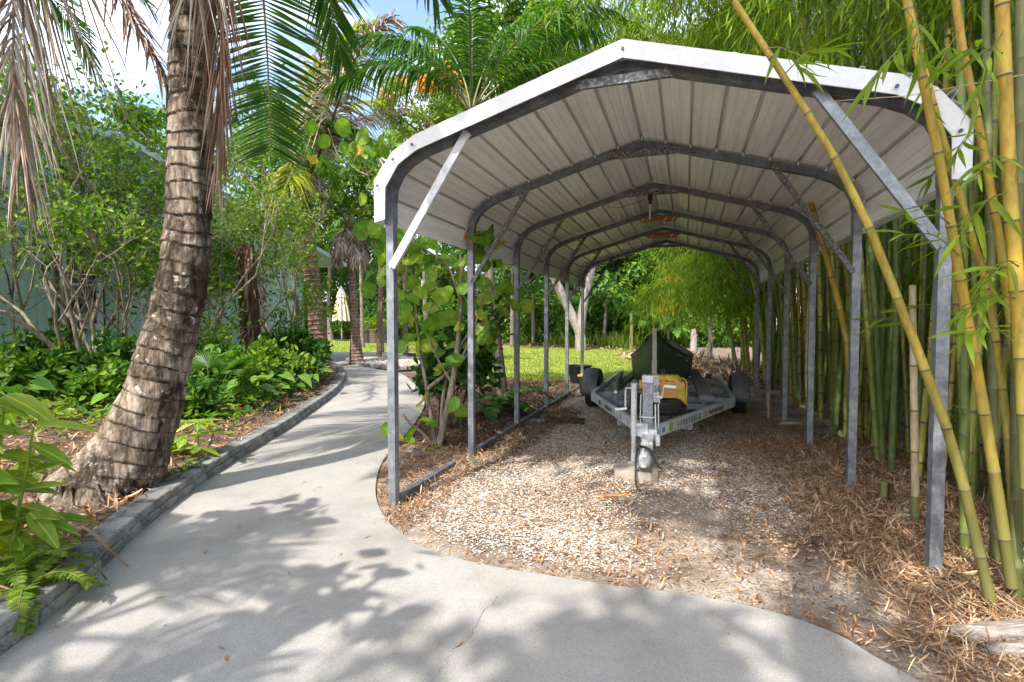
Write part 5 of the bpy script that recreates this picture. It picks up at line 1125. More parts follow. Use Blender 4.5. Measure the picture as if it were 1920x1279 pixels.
# ------------------------------------------------------------------ shade trees behind the camera
def shade_tree(label, loc, H, R3, seed, ncl, rcl, n, L, W):
    t = thing('shade_tree', label, 'tree', loc); me, C = crown_mesh(seed, R3, ncl, rcl, n, L, W, M['leaf_tree'], T_LEAF, .2)
    link('crown', me, t, loc=(0, 0, H)); link('trunk', limb_mesh(H, .16, C, M['bark']), t); return t
shade_tree('broad tree behind the camera that dapples the right of the driveway', (-2.0, -4.35, 0), 9.5, (2.4, 1.9, 1.3), 3, 15, .6, 1150, (.2, .34), (.1, .17))
shade_tree('tall tree behind the camera shading the right carport front', (-.9, -1.9, 0), 10.5, (2.3, 1.7, 1.4), 4, 22, .75, 2500, (.2, .32), (.1, .16))
shade_tree('big leaved tree behind the camera at the left of the driveway', (-2.5, .0, 0), 4.2, (.45, .35, .4), 5, 7, .2, 50, (.2, .3), (.1, .15))

shade_tree('big leaved tree outside the left edge shading the path beside the palm', (-3.6, .75, 0), 4.2, (.7, .6, .45), 6, 9, .28, 90, (.24, .38), (.12, .19))
# ------------------------------------------------------------------ shrubs of the left bed
def stem_shrub(name, label, loc, stems, H, r, leafm, leaf, per, wood, depth=3, spread=.55, T=T_LEAF, group=None, up=.25, cat='shrub', stuffleaf=False):
    t = thing(name, label, cat, tuple(loc), 0, group); gw, gl, tips = Geo(), Geo(), []
    for k in range(stems):
        a = k * 6.283 / stems + random.uniform(-.4, .4); e = random.uniform(.25, .6)
        grow(gw, tips, np.array([.08 * math.cos(a), .08 * math.sin(a), -.03]), nrm([math.cos(a) * e, math.sin(a) * e, 1]), H * random.uniform(.34, .5), r * random.uniform(.7, 1.1), depth, spread, (2, 4), up)
    leaf_at_tips(gl, tips, per, leaf, (leaf[0] * .5, leaf[1] * .5), T, .1)
    gw.obj('branches', wood, t, smooth=True); gl.obj('foliage', leafm, t); return t
stem_shrub('tall_shrub', 'tall airy many-stemmed shrub with small bright leaves before the house window', gp(205, 748, .12), 6, 4.6, .05, M['leaf_shrub'], (.08, .14), 2, M['bark_pale'], 4, .5)
stem_shrub('tall_shrub', 'loose many-stemmed shrub at the left edge against the mint siding', gp(20, 720, .12) + (-.6, .6, 0), 5, 5.2, .035, M['leaf_shrub'], (.08, .15), 3, M['twig'], 4, .55)
stem_shrub('tall_shrub', 'slender stemmed shrub with yellowish leaves just right of the big palm', gp(415, 712, .12), 5, 3.8, .035, M['leaf_shrub'], (.06, .11), 3, M['bark_pale'], 4, .45)
stem_shrub('tall_shrub', 'bright yellow-green shrub rising behind the fibrous palm stump', gp(470, 705, .12) + (.1, 1.2, 0), 5, 4.6, .045, M['leaf_lime'], (.08, .13), 3, M['twig'], 4, .45)
stem_shrub('bushy_shrub', 'dense dark green shrub in front of the red-brown palm', gp(548, 716, .12), 6, 1.25, .02, M['leaf_dark'], (.09, .16), 6, M['twig'], 3, .5)
stem_shrub('bushy_shrub', 'twiggy low shrub with sparse leaves left of the fibrous stump', gp(400, 735, .12), 5, 1.7, .018, M['leaf_shrub'], (.06, .1), 3, M['twig'], 3, .6)
for a, b, H_, lm, l in ((95, 748, 1.3, 'leaf_dark', 'dark leafy bush under the left edge of the house wall'), (150, 742, 1.1, 'leaf_shrub', 'bright leafy bush below the first house window'), (255, 752, 1.2, 'leaf_dark', 'dark leafy bush just left of the big palm trunk'), (210, 775, .8, 'leaf_tree', 'small green bush left of the palm base'), (405, 742, 1.1, 'leaf_dark', 'dark leafy bush between the palm trunk and the stump'), (440, 752, .9, 'leaf_tree', 'green bush in front of the stump foot'), (520, 735, 1.1, 'leaf_shrub', 'bright bush right of the shaggy stump'), (575, 722, .8, 'leaf_dark', 'dark bush at the foot of the red-brown palm'), (350, 790, .6, 'leaf_dark', 'low dark bush right of the palm trunk'), (30, 770, 1.0, 'leaf_tree', 'green bush at the left edge behind the ginger')):
    stem_shrub('bushy_shrub', l, gp(a, b, .11), 7, H_, .012, M[lm], (.1, .19), 5, M['twig'], 2, .6)
stem_shrub('tall_shrub', 'tall leafy shrub screening the house gable at far left', gp(95, 742, .11) + (-.2, .2, 0), 5, 6.6, .045, M['leaf_shrub'], (.08, .14), 2, M['bark_pale'], 4, .4)
stem_shrub('tall_shrub', 'tall leafy shrub screening the gable just left of the palm', gp(270, 738, .11) + (0, .3, 0), 4, 6.0, .04, M['leaf_shrub'], (.08, .13), 2, M['bark_pale'], 4, .4)
# fibrous palm stump
t = thing('palm_stump', 'shaggy brown fibrous palm trunk standing among the bed shrubs', 'palm trunk', tuple(gp(474, 716, .12))); g = Geo()
g.tube(smooth([(0, 0, -.1), (-.03, 0, .9), (-.06, 0, 1.9), (-.1, 0, 3.1)], 5), [.30, .27, .25, .24, .23, .23, .22, .21, .2, .2, .19, .19, .18, .18, .17, .17][:16], 18); g.obj('trunk', M['fibre'], t)
n = 260; a = rng.uniform(0, 6.283, n); z = rng.uniform(.1, 3.1, n); g = Geo()
g.leaves(np.c_[.22 * np.cos(a), .22 * np.sin(a), z], np.c_[np.cos(a) * .45, np.sin(a) * .45, rng.normal(-.1, .8, n)], np.c_[np.cos(a), np.sin(a), np.full(n, .3)], rng.uniform(.2, .5, n), rng.uniform(.02, .06, n), T_LANCE2, .5); g.obj('boots', M['frond_rust'], t, kind='stuff')
# ground cover and understorey
def mesh_leaf(T, mat, name='leaf', L=1, W=.8, droop=.25):
    g = Geo(); g.leaves([(0, 0, 0)], [(1, 0, 0)], [(0, 0, 1)], [L], [W], T, droop); return g.mesh(name, mat, True)
ARUM = [mesh_leaf(T_HEART, M['arum'], W=w, droop=dr) for w, dr in ((.85, .2), (.7, .35), (.95, .12))]
GING = [mesh_leaf(strip([(0, .1), (.12, .6), (.35, 1), (.65, .85), (.88, .4), (1, .03)], .22), M['ginger'], W=w, droop=dr) for w, dr in ((.36, .5), (.42, .8), (.33, .3))]
def put_leaf(par, mesh, p, D, N, s, name='leaf'):
    D = nrm(D); S = nrm(np.cross(N, D)); N = np.cross(D, S)
    l = link(name, mesh, par); l.matrix_local = Matrix.Translation(Vector(p)) @ Matrix((D, S, N)).transposed().to_4x4() @ Matrix.Scale(s, 4); return l
def arum(label, loc, n, H, s, meshes=ARUM, name='arum_plant', group=None, cat='plant', wide=.8):
    t = thing(name, label, cat, tuple(loc), 0, group)
    for k in range(n):
        a = k * 2.399 + random.uniform(-.4, .4); h = H * random.uniform(.45, 1.1); r = wide * h * random.uniform(.5, 1)
        e = np.array([r * math.cos(a), r * math.sin(a), h]); g = Geo(); g.tube(smooth([(0, 0, -.02), tuple(e * (.35, .35, .65)), tuple(e)], 3), np.linspace(.009, .005, 7), 5); st = g.obj('stalk', M['leaf_dark'], t)
        D = np.array([math.cos(a), math.sin(a), random.uniform(-.6, .1)]); put_leaf(st, random.choice(meshes), e, D, np.array([math.cos(a) * .3, math.sin(a) * .3 - .25, 1]), s * random.uniform(.7, 1.2))
    return t
AL = [(110, 735, 9, .75, .34, 'broad arrow-leaved plant low against the left siding'), (165, 755, 9, .6, .32, 'glossy heart-leaved plant under the tall airy shrub'), (60, 765, 8, .6, .3, 'heart-leaved plant beside the house footing'), (235, 790, 8, .45, .22, 'small arrow-leaved plant left of the palm base'),
      (430, 770, 9, .5, .24, 'arrow-leaved plant between the fan leaves and edging wall'), (470, 768, 8, .5, .24, 'arrow-leaved plant in front of the fibrous stump'), (505, 752, 8, .5, .25, 'glossy arrow-leaved plant right of the fibrous stump'), (545, 745, 9, .5, .25, 'arrow-leaved plant by the path bend'), (580, 735, 7, .4, .22, 'last low arrow-leaved plant before the red-brown palm'), (450, 735, 10, .9, .34, 'tall dark arrow-leaved clump behind the low leaves'), (395, 765, 8, .5, .24, 'arrow-leaved plant just right of the palm trunk'), (10, 800, 8, .6, .3, 'heart-leaved plant at the left edge behind the ginger')]
for a, b, n, H_, s_, l in AL: arum(l, gp(a, b, .12), n, H_, s_)
# light green plant with long leaflets
t = thing('umbrella_plant', 'lime green whorled plant beside the edging wall right of the palm', 'plant', tuple(gp(372, 858, .12)))
LL = [mesh_leaf(strip([(0, .12), (.25, .8), (.55, 1), (.85, .5), (1, .04)], .15), M['ginger'], W=.34, droop=d) for d in (.15, .35)]
for b, h, n in (((0, 0), .36, 7), ((.08, .05), .24, 6), ((-.1, .02), .2, 6), ((.05, -.06), .12, 5)):
    g = Geo(); e = (b[0] * 1.5, b[1] * 1.5, h); g.tube([(b[0] * .5, b[1] * .5, -.02), e], .008, 6); st = g.obj('stem', M['culm_olive'], t)
    for k in range(n):
        a = k * 6.283 / n + random.uniform(-.2, .2); put_leaf(st, random.choice(LL), e, (math.cos(a), math.sin(a), random.uniform(-.1, .35)), (0, -.1, 1), random.uniform(.2, .29))
# fan leaves
t = thing('palmetto', 'dark green fan-leaved palmetto just right of the leaning palm', 'plant', tuple(gp(395, 775, .12)))
for k in range(6):
    a = R(200) - k * .75; h = random.uniform(.45, .75); e = np.array([.4 * math.cos(a), .25 * math.sin(a), h]); g = Geo(); g.tube([(0, 0, 0), tuple(e)], .008, 5); st = g.obj('stalk', M['leaf_dark'], t); gl = Geo(); n = 26
    th = np.linspace(-1.5, 1.5, n); o_ = nrm(e * (1, 1, .5)); sd = nrm(np.cross(o_, UP)); 
    gl.leaves(np.tile(e, (n, 1)), o_ * np.cos(th)[:, None] + sd * np.sin(th)[:, None] + UP * .1, UP + o_ * -.6, .52 * (1 - .1 * th ** 2), .03, T_LANCE, .25); gl.obj('fan', M['frond'], st)
def fern(label, loc, n, L, ll, mat=None, group=None):
    t = thing('fern', label, 'fern', tuple(loc), 0, group)
    for k in range(n): add_frond(t, arc((0, 0, 0), k * 2.399 + random.uniform(-.3, .3), random.uniform(.5, 1.25), L * random.uniform(.7, 1.1), random.uniform(1.2, 2.0)), mat or M['leaf_lime'], M['culm_olive'], n=30, L=ll, W=ll * .24, s0=.1, ang=(80, 60), droop=.1, rr=.004, T=T_LANCE2, vee=.05)
for a, b, n, L_, ll, l in [(52, 1110, 11, .42, .07, 'bright sword fern at the lower left beside the edging'), (20, 1090, 9, .42, .07, 'sword fern under the ginger near the orange flower'), (330, 852, 7, .34, .055, 'small lime fern right of the palm base'), (265, 835, 8, .4, .06, 'lime fern behind the palm base'), (345, 885, 6, .26, .05, 'tiny fern by the edging wall near the palm'), (225, 850, 8, .4, .06, 'pale fern left of the palm base in sun'), (40, 900, 8, .4, .06, 'pale fern in the litter behind the ginger')]: fern(l, gp(a, b, .12), n, L_, ll)
# ginger clump at lower left
gt = thing('ginger_plant', 'leafy yellow-green ginger clump at the lower left edge', 'plant', tuple(gp(20, 1062, .12))); Og = np.array(gt.location)
for pts in [[(28, 1050), (40, 930), (52, 820), (58, 740)], [(70, 1050), (84, 960), (100, 880), (112, 800)], [(0, 1050), (-5, 900), (5, 800), (0, 720)], [(40, 1060), (30, 990), (20, 930), (8, 880)], [(60, 1065), (80, 1010), (95, 980), (105, 960)], [(-20, 1060), (-40, 900), (-40, 760), (-30, 700)]]:
    y0 = random.uniform(2.7, 2.95); P = np.array([yp(a - 50, b, y0 - .02 * i) for i, (a, b) in enumerate(pts)]) - Og; P = smooth(P, 5); g = Geo(); g.tube(P, np.linspace(.012, .006, len(P)), 7); st = g.obj('stem', M['ginger'], gt, smooth=True)
    n = 14
    for k in range(n):
        t_ = .25 + .75 * k / (n - 1); q, tn = path_sample(P, np.array([t_])); a = (0 if k % 2 else math.pi) + random.uniform(-.9, .9)
        D = np.array([math.cos(a), math.sin(a) * .8, random.uniform(-.35, .6)]); put_leaf(st, random.choice(GING), q[0], D, (0, -.35, 1), random.uniform(.17, .28))
g = Geo(); C = yp(4, 1076, 2.72); n = 14; a = np.linspace(0, 6.28, n); g.leaves(np.tile(C, (n, 1)), np.c_[np.cos(a), np.full(n, -.5), np.sin(a)], np.tile((0, -1, .2), (n, 1)), .035, .022, T_LEAF, .1)
tag(g.obj('orange_flower', M['flower_orange']), 'single orange flower among ferns at the lower left edge', 'flower')
# low green cover
P = np.c_[rng.uniform(-9, -2.4, 16000), rng.uniform(3.5, 16.5, 16000)]; P = P[inside(BED, P)]; e = edge_dist(P, LEFT)
P = P[(vnoise(P, 1.3, 21) > -.35) & (e > .55 + .25 * vnoise(P, 3, 4)) & (P[:, 1] > 6.2) & (rng.random(len(P)) < .6)]; n = len(P); g = Geo()
g.leaves(np.c_[P, .13 + rng.random(n) * .28], np.c_[rng.normal(0, 1, (n, 2)), rng.normal(.1, .3, n)], np.c_[rng.normal(0, .4, (n, 2)), np.ones(n)], rng.uniform(.07, .17, n), rng.uniform(.04, .09, n), T_LEAF, .3); g.obj('ground_cover', M['leaf_shrub'], kind='stuff')

# ------------------------------------------------------------------ sea grape by the left posts
sg = thing('sea_grape', 'sea grape shrub with round leaves growing between the left carport posts', 'shrub', tuple(gp(822, 838))); Os = np.array(sg.location)
RL = [mesh_leaf(T_ROUND, M['grape'], W=w, droop=d) for w, d in ((1.05, .1), (1.0, .25), (1.15, .05))]
RLr = mesh_leaf(T_ROUND, M['grape_rust'], W=1.05); RLy = mesh_leaf(T_ROUND, M['grape_yellow'], W=1.05)
STM = [([(822, 840, 6.2), (848, 720, 6.2), (862, 600, 6.25), (864, 480, 6.3)], .045, M['bark_pale']), ([(818, 838, 6.25), (800, 730, 6.3), (782, 610, 6.4), (774, 480, 6.5)], .028, M['bark']), ([(815, 842, 6.2), (795, 815, 6.1), (768, 793, 6.0), (755, 775, 5.95)], .024, M['twig']), ([(826, 836, 6.3), (835, 720, 6.5), (880, 620, 6.7), (930, 530, 6.9)], .024, M['twig']), ([(800, 730, 6.3), (850, 690, 6.45), (900, 640, 6.6), (960, 560, 6.9)], .026, M['bark_pale']),
       ([(782, 610, 6.4), (760, 560, 6.3), (770, 470, 6.2), (800, 430, 6.1)], .016, M['twig']), ([(862, 560, 6.25), (840, 500, 6.2), (800, 470, 6.1), (760, 450, 6.0)], .016, M['twig']), ([(864, 520, 6.3), (880, 470, 6.2), (905, 450, 6.0), (880, 440, 5.8)], .012, M['twig']), ([(850, 700, 6.2), (880, 640, 6.3), (900, 580, 6.3), (915, 520, 6.3)], .016, M['twig']), ([(774, 480, 6.5), (720, 420, 6.6), (690, 330, 6.6), (670, 250, 6.6)], .016, M['twig']), ([(690, 330, 6.6), (640, 300, 6.6), (615, 240, 6.6)], .01, M['twig']), ([(782, 560, 6.4), (735, 500, 6.5), (700, 450, 6.5)], .012, M['twig']), ([(690, 330, 6.6), (720, 290, 6.6), (745, 260, 6.6)], .01, M['twig']), ([(848, 720, 6.2), (815, 660, 6.1), (800, 600, 6.0), (830, 540, 6.0)], .014, M['twig'])]
nl = 0
for k, (pts, r, m) in enumerate(STM):
    P = smooth([tuple(yp(*p) - Os) for p in pts], 6); g = Geo(); g.tube(P, np.linspace(r, r * .45, len(P)), 9); st = g.obj('stem', m, sg, smooth=True)
    nn = {2: 8, 9: 9, 10: 9, 12: 9, 0: 12, 1: 12}.get(k, 17)
    for q in range(nn):
        t_ = random.uniform(.1 if k == 2 else .3, 1.0); c, tn = path_sample(P, np.array([t_])); off = rng.normal(0, .13, 3); off[2] *= .8
        D = nrm(off + tn[0] * .2 + rng.normal(0, .1, 3)); N = nrm(np.array([-.3, -.55, .75]) + rng.normal(0, .5, 3))
        mm = random.choice(RL); 
        if k == 2: mm = random.choice([RL[0], RLy, RL[1]])
        elif random.random() < .02: mm = RLr
        elif random.random() < .05: mm = RLy
        put_leaf(st, mm, c[0] + off, D, N, random.uniform(.12, .23))
put_leaf(sg, RLr, yp(856, 442, 5.7) - Os, (1, 0, .3), (-.2, -.9, .4), .13)
for a, b, s_ in ((893, 452, .2), (880, 445, .17), (712, 440, .28), (700, 470, .22), (690, 420, .2)): put_leaf(sg, RL[0], yp(a, b, 5.75 if a > 800 else 6.3) - Os, (.8, 0, random.uniform(-.4, .4)), (-.2, -.8, .5), s_)
stem_shrub('bushy_shrub', 'dark tangled shrub behind the sea grape beside the second left post', cp(-.95, 3.0), 5, 1.5, .02, M['leaf_dark'], (.1, .18), 5, M['fibre'], 3, .5)
fern('drooping dark fern palm at the dark mulch by the third left post', cp(-.55, 4.2), 9, 1.0, .22, M['leaf_dark'])

# ------------------------------------------------------------------ yard things in the distance
t = thing('patio_umbrella', 'closed cream patio umbrella standing on the pale far terrace', 'umbrella', tuple(yp(641, 633, 40) * (1, 1, 0))); S_ = 40 / FPX
g = Geo(); n = 24; an = np.linspace(0, 2 * np.pi, n, endpoint=False); A = []
for z, r, f in ((1.6, 1.0, .16), (1.75, .95, .15), (2.6, .75, .12), (3.3, .5, .1), (3.32, .6, .1), (3.7, .42, .08), (4.15, .1, .0)):
    A.append([(r * .62 * (1 + f * (1 if k % 2 else -1)) * math.cos(a), r * .62 * (1 + f * (1 if k % 2 else -1)) * math.sin(a), z - (.1 * (k % 2) if z < 1.7 else 0)) for k, a in enumerate(np.r_[an, an[:1]])])
g.sheet(np.array(A)); g.obj('canopy', M['umb'], t)
g = Geo(); g.tube([(0, 0, 0), (0, 0, 4.25)], .06, 8); g.obj('pole', M['twig'], t); g = Geo(); g.lathe([(0, .12), (.5, .1), (.5, 0)], 14); g.obj('base', M['pot'], t)
for a, b, w_, m, l in ((687, 632, .62, M['pot'], 'black round planter pot left of two others beyond the lawn'), (702, 631, .55, M['pot_brown'], 'brown planter pot in the middle beyond the lawn'), (720, 630, .62, M['pot'], 'dark planter pot right of the wooden post beyond the lawn')):
    t = thing('planter', l, 'planter', tuple(yp(a, b, 36) * (1, 1, 0)), 0, 'planters beyond the lawn'); g = Geo(); g.lathe([(0, 0), (w_ * .75, 0), (w_, .85), (w_ * 1.08, .87), (w_ * 1.08, .98), (w_ * .9, .98), (w_ * .85, .85), (0, .85)], 20); g.obj('pot', m, t)
    g = Geo(); blob_leaves(g, [(0, 0, 1.3)], np.array([(.7, .7, .5)]), 160, (.2, .4), (.05, .1), T_LANCE2); g.obj('plant', M['leaf_lime'], t, kind='stuff')
g = Geo(); a, b = gp(711, 671, .08), yp(714, 515, 20.8); g.bar(a, b, .17, .17, (0, 1, 0)); tag(g.obj('wooden_post', M['wood_post']), 'square brown wooden post on the white gravel island', 'post')
g = Geo(); a = gp(766, 668, .12); g.tube([a, a + (.9, -.1, 0)], .14, 10); tag(g.obj('short_log', M['fibre']), 'short dark log lying at the right end of the gravel island', 'log')
lg = thing('driftwood', 'weathered grey driftwood log lying at the lower right corner', 'log', tuple(gp(1880, 1215)))
A = []
for q, (x, y, rz_, ry) in enumerate([(-.19, .07, .02, .025), (-.12, .055, .04, .05), (-.02, .04, .055, .065), (.12, .05, .06, .075), (.3, .08, .06, .08), (.5, .1, .055, .07)]):
    A.append([(x + .01 * math.sin(k * 2), y + ry * math.cos(a) * (1 + .18 * math.sin(3 * a + q)), .03 + rz_ * math.sin(a) * (1 + .2 * math.sin(4 * a + q * 2))) for k, a in enumerate(np.linspace(0, 2 * np.pi, 25))])
g = Geo(); g.sheet(np.array(A)); g.add(np.array(A[0]), [[0, i, i + 1] for i in range(1, 23)]); g.obj('trunk', M['log'], lg, smooth=True)
A2 = [[(x + .06, y - .13, z * .9) for x, y, z in r] for r in A]
g = Geo(); g.sheet(np.array(A2)); g.add(np.array(A2[0]), [[0, i, i + 1] for i in range(1, 23)]); g.obj('limb', M['log'], lg, smooth=True)
g = Geo(); g.lathe([(0, 0), (.03, .005), (.042, .03), (.035, .055), (0, .07)], 9); o = g.obj('husk', M['fibre'], smooth=True); o.location = gp(1532, 1022); o.scale = (1.5, .9, .9); o.rotation_euler = (.2, .3, .4); tag(o, 'dark brown nut husk lying on the gravel near the front right post', 'husk')
for a, b, r_, l in ((1690, 985, .4, 'largest dry tan bamboo sheath curled beside the cream pole'), (1480, 800, -.3, 'dry tan sheath by the foot of the third right post'), (1700, 975, 1.2, 'second dry bamboo sheath behind the largest one')):
    g = Geo(); g.sheet(np.array([[(x, y * w, .02 + .03 * y * y * 4 + .02 * math.sin(x * 9)) for y in (-.5, -.2, .1, .5)] for x, w in zip(np.linspace(-.13, .13, 7), (.02, .09, .12, .13, .12, .09, .03))])); o = g.obj('dry_sheath', M['sheath']); o.location = gp(a, b); o.rotation_euler = (.1, .1, r_); m = o.modifiers.new('thickness', 'SOLIDIFY'); m.thickness = .003; tag(o, l, 'sheath')
dl = Geo(); dl.leaves([(0, 0, 0)], [(1, 0, 0)], [(0, 0, 1)], [1], [.24], T_LEAF, -.15); dlm = dl.mesh('fallen_leaf', M['litter'])
for k in range(34):
    for _ in range(50):
        p = np.array([random.uniform(-2.3, 1.5), random.uniform(2.1, 7)])
        if inside(list(L1) + list(R1[::-1]), p[None])[0] and p[0] > np.interp(p[1], LEFT[:, 1], LEFT[:, 0]) + .05: break
    o = link('fallen_leaf', dlm, loc=(*p, .026), rot=(rng.normal(0, .12), rng.normal(0, .1), random.uniform(0, 6.28)), scale=random.uniform(.025, .06)); tag(o, 'small dry leaf lying on the concrete driveway', 'leaf', 'dry leaves on the driveway')
g = Geo(); P = smooth([tuple(gp(150, 990, .2)), tuple(gp(172, 1003, .235)), tuple(gp(200, 1030, .13)), tuple(gp(222, 1048, .03)), tuple(gp(240, 1062, .03))], 5); n = len(P)
g.sheet(np.stack([P + (0, 0, .004), P + np.c_[np.full(n, .008), np.linspace(.02, .004, n), np.full(n, .004)]], 1)); tag(g.obj('dry_leaf', M['litter_pale']), 'long pale dry leaf draped over the edging wall', 'leaf')

# ------------------------------------------------------------------ trees, palms and undergrowth beyond the lawn and house
CR = []
for k, (R3, ncl, rcl, n, L_, W_, mat) in enumerate([((3.6, 3.6, 3.0), 42, 1.0, 9000, (.18, .34), (.09, .17), 'leaf_tree'), ((3.2, 3.2, 3.8), 46, .9, 9000, (.16, .3), (.07, .13), 'leaf_dark'), ((3.8, 3.8, 2.6), 40, 1.0, 9000, (.18, .36), (.06, .12), 'leaf_lime'), ((3.0, 3.0, 4.2), 44, .95, 9000, (.2, .36), (.08, .15), 'leaf_shrub')]):
    CR.append(crown_mesh(100 + k, R3, ncl, rcl, n, L_, W_, M[mat]))
TRK = [limb_mesh(6.5, .16, CR[k][1], M['bark']) for k in range(4)]
for m_, (c, C) in zip(TRK, CR): pass
def tree(label, x, y, H, s, k, group=None, lean=0):
    t = thing('broadleaf_tree', label, 'tree', (x, y, -.02), random.uniform(0, 6.28), group); sc_ = H / 6.5
    link('trunk', TRK[k], t, scale=(max(s, .7), max(s, .7), sc_)); link('crown', CR[k][0], t, loc=(0, 0, H), scale=s); return t
def xpx(px, y): return (px - 960) / FPX * y
TREES = [ # px, distance, trunk height, crown scale, kind, label
 (1000, 42, 22, 2.0, 0, 'tall green tree above the middle of the carport roof'), (1110, 43, 19, 2.0, 2, 'bright lime tree just left of the carport ridge'), (1180, 40, 16, 1.8, 1, 'dark tree behind the carport ridge beside the bamboo'), (1060, 38, 18, 1.8, 2, 'lower lime tree peeping over the roof left of the ridge'),
 (940, 42, 18, 1.8, 3, 'green tree behind the feathery palm'), (860, 37, 13, 1.5, 2, 'yellow-green tree below the feathery palm fronds'), (1250, 43, 19, 2.1, 0, 'big green tree hidden behind bamboo tops'),
 (770, 44, 13, 1.45, 0, 'round tree low over the left roof edge'), (690, 46, 11.5, 1.35, 1, 'dark low tree left of the carport corner'), (620, 42, 9.5, 1.3, 2, 'lime tree behind the red-brown palm'), (560, 40, 12, 1.4, 0, 'tree over the house roof end'), (500, 44, 15, 1.6, 1, 'dark tree over the middle of the house roof'),
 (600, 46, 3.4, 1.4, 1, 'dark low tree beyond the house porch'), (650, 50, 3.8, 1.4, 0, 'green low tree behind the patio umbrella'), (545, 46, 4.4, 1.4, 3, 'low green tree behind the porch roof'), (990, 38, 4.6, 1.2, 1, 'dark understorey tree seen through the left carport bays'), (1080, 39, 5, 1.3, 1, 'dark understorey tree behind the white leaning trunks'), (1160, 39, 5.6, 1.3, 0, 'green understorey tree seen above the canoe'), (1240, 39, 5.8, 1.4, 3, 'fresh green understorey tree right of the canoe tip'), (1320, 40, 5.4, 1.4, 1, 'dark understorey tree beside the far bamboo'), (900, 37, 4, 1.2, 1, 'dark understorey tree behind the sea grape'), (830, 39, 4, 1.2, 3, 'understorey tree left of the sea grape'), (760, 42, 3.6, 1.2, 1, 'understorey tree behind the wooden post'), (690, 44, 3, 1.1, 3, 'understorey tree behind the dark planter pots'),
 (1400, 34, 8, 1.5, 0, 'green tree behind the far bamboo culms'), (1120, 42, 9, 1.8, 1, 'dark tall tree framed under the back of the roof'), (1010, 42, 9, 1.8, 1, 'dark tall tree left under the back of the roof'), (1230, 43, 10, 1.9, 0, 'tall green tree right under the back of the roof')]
for px, y, H, s, k, l in TREES: tree(l, xpx(px, y), y, H, s, k)
for (x, y, H, s, k, l) in [(-13, 12.5, 4.4, .9, 3, 'leafy tree rising over the house wall at the far left'), (-12.6, 15.5, 6.2, .8, 0, 'tree top showing over the house roof left of the palm')]: tree(l, x, y, H, s, k)
for k in range(9):                                       # greenery behind the bamboo row
    q = cp(8.2 + 1.2 * (k % 2), -1.5 + 2.2 * k); t = tree('green tree filling the gaps behind the bamboo hedge', q[0], q[1], 1.9 + 1.0 * (k % 3), .7, (2, 0, 3)[k % 3], 'trees behind the bamboo hedge')
# orange flowering tree
t = tree('orange flowering tree left of the feathery palm', xpx(800, 33), 33, 14.6, .85, 2)
g = Geo(); blob_leaves(g, np.array([(0, 0, 16.4), (1.2, -.8, 16.6), (-1.3, -.9, 15.9), (.4, -1.6, 15.7), (-2.2, -.6, 15.2), (1.9, -1.3, 15.9)]), np.full((6, 3), .62), 1500, (.16, .3), (.1, .18), T_DIAM); o = g.obj('blossom', M['flower_orange'], t); o.matrix_local = Matrix.Rotation(-t.rotation_euler.z, 4, 'Z')
# pale leaning trunks
for l, pts, r_ in (('white leaning tree trunk seen between the rear left posts', [(1088, 628), (1062, 570), (1035, 515), (985, 430)], .27), ('reddish pale tree trunk beside the last left post', [(1088, 620), (1096, 560), (1108, 510), (1122, 440)], .26)):
    P = np.array([yp(a, b, 27) for a, b in pts]); P = np.vstack([P[0] * (1, 1, 0) + (0, 0, -.1), P]); b0 = P[0].copy(); t = thing('leaning_tree', l, 'tree', tuple(b0)); g = Geo(); P = smooth(P - b0, 5); g.tube(P, np.linspace(r_, r_ * .7, len(P)), 14); g.obj('trunk', M['bark_white'], t, smooth=True)
    link('crown', CR[1][0], t, loc=tuple(P[-1] + (0, 0, 2.6)), scale=1.0)
# shrub layer
SH = []
for k, (R3, n, L_, W_, mat) in enumerate([((1.3, 1.3, .9), 2600, (.12, .24), (.07, .13), 'leaf_shrub'), ((1.2, 1.2, 1.0), 2400, (.14, .3), (.08, .15), 'leaf_dark'), ((1.4, 1.4, .8), 2400, (.12, .24), (.06, .1), 'leaf_tree')]): SH.append(crown_mesh(140 + k, R3, 14, .5, n, L_, W_, M[mat], hollow=.4)[0])
def shrub(label, x, y, s, k, group=None, z=.6):
    t = thing('hedge_shrub', label, 'shrub', (x, y, -.02), random.uniform(0, 6.28), group); link('foliage', SH[k], t, loc=(0, 0, z * s), scale=(s, s, s * random.uniform(.85, 1.3)))
    g = Geo(); 
    return t
k = 0
for px in range(640, 1420, 26):
    for r_ in (0, 1):
        y = np.interp(px, [600, 760, 940, 1180, 1300, 1420], [47, 44, 35, 33, 31, 30]) + r_ * 2.2 + random.uniform(-.5, .8); k += 1
        where = 'left of the wooden post' if px < 720 else 'behind the front left post and sea grape' if px < 940 else 'seen between the rear left posts' if px < 1100 else 'behind the canoe' if px < 1300 else 'beside the far bamboo'
        shrub(('leafy shrub in the hedge beyond the lawn ' if not r_ else 'taller shrub at the back of the hedge ') + where, xpx(px + random.uniform(-10, 10), y), y, random.uniform(.9, 1.3) * (1 + .75 * r_), k % 3, ('hedge shrubs ' if not r_ else 'back hedge shrubs ') + where, .6 + .35 * r_)
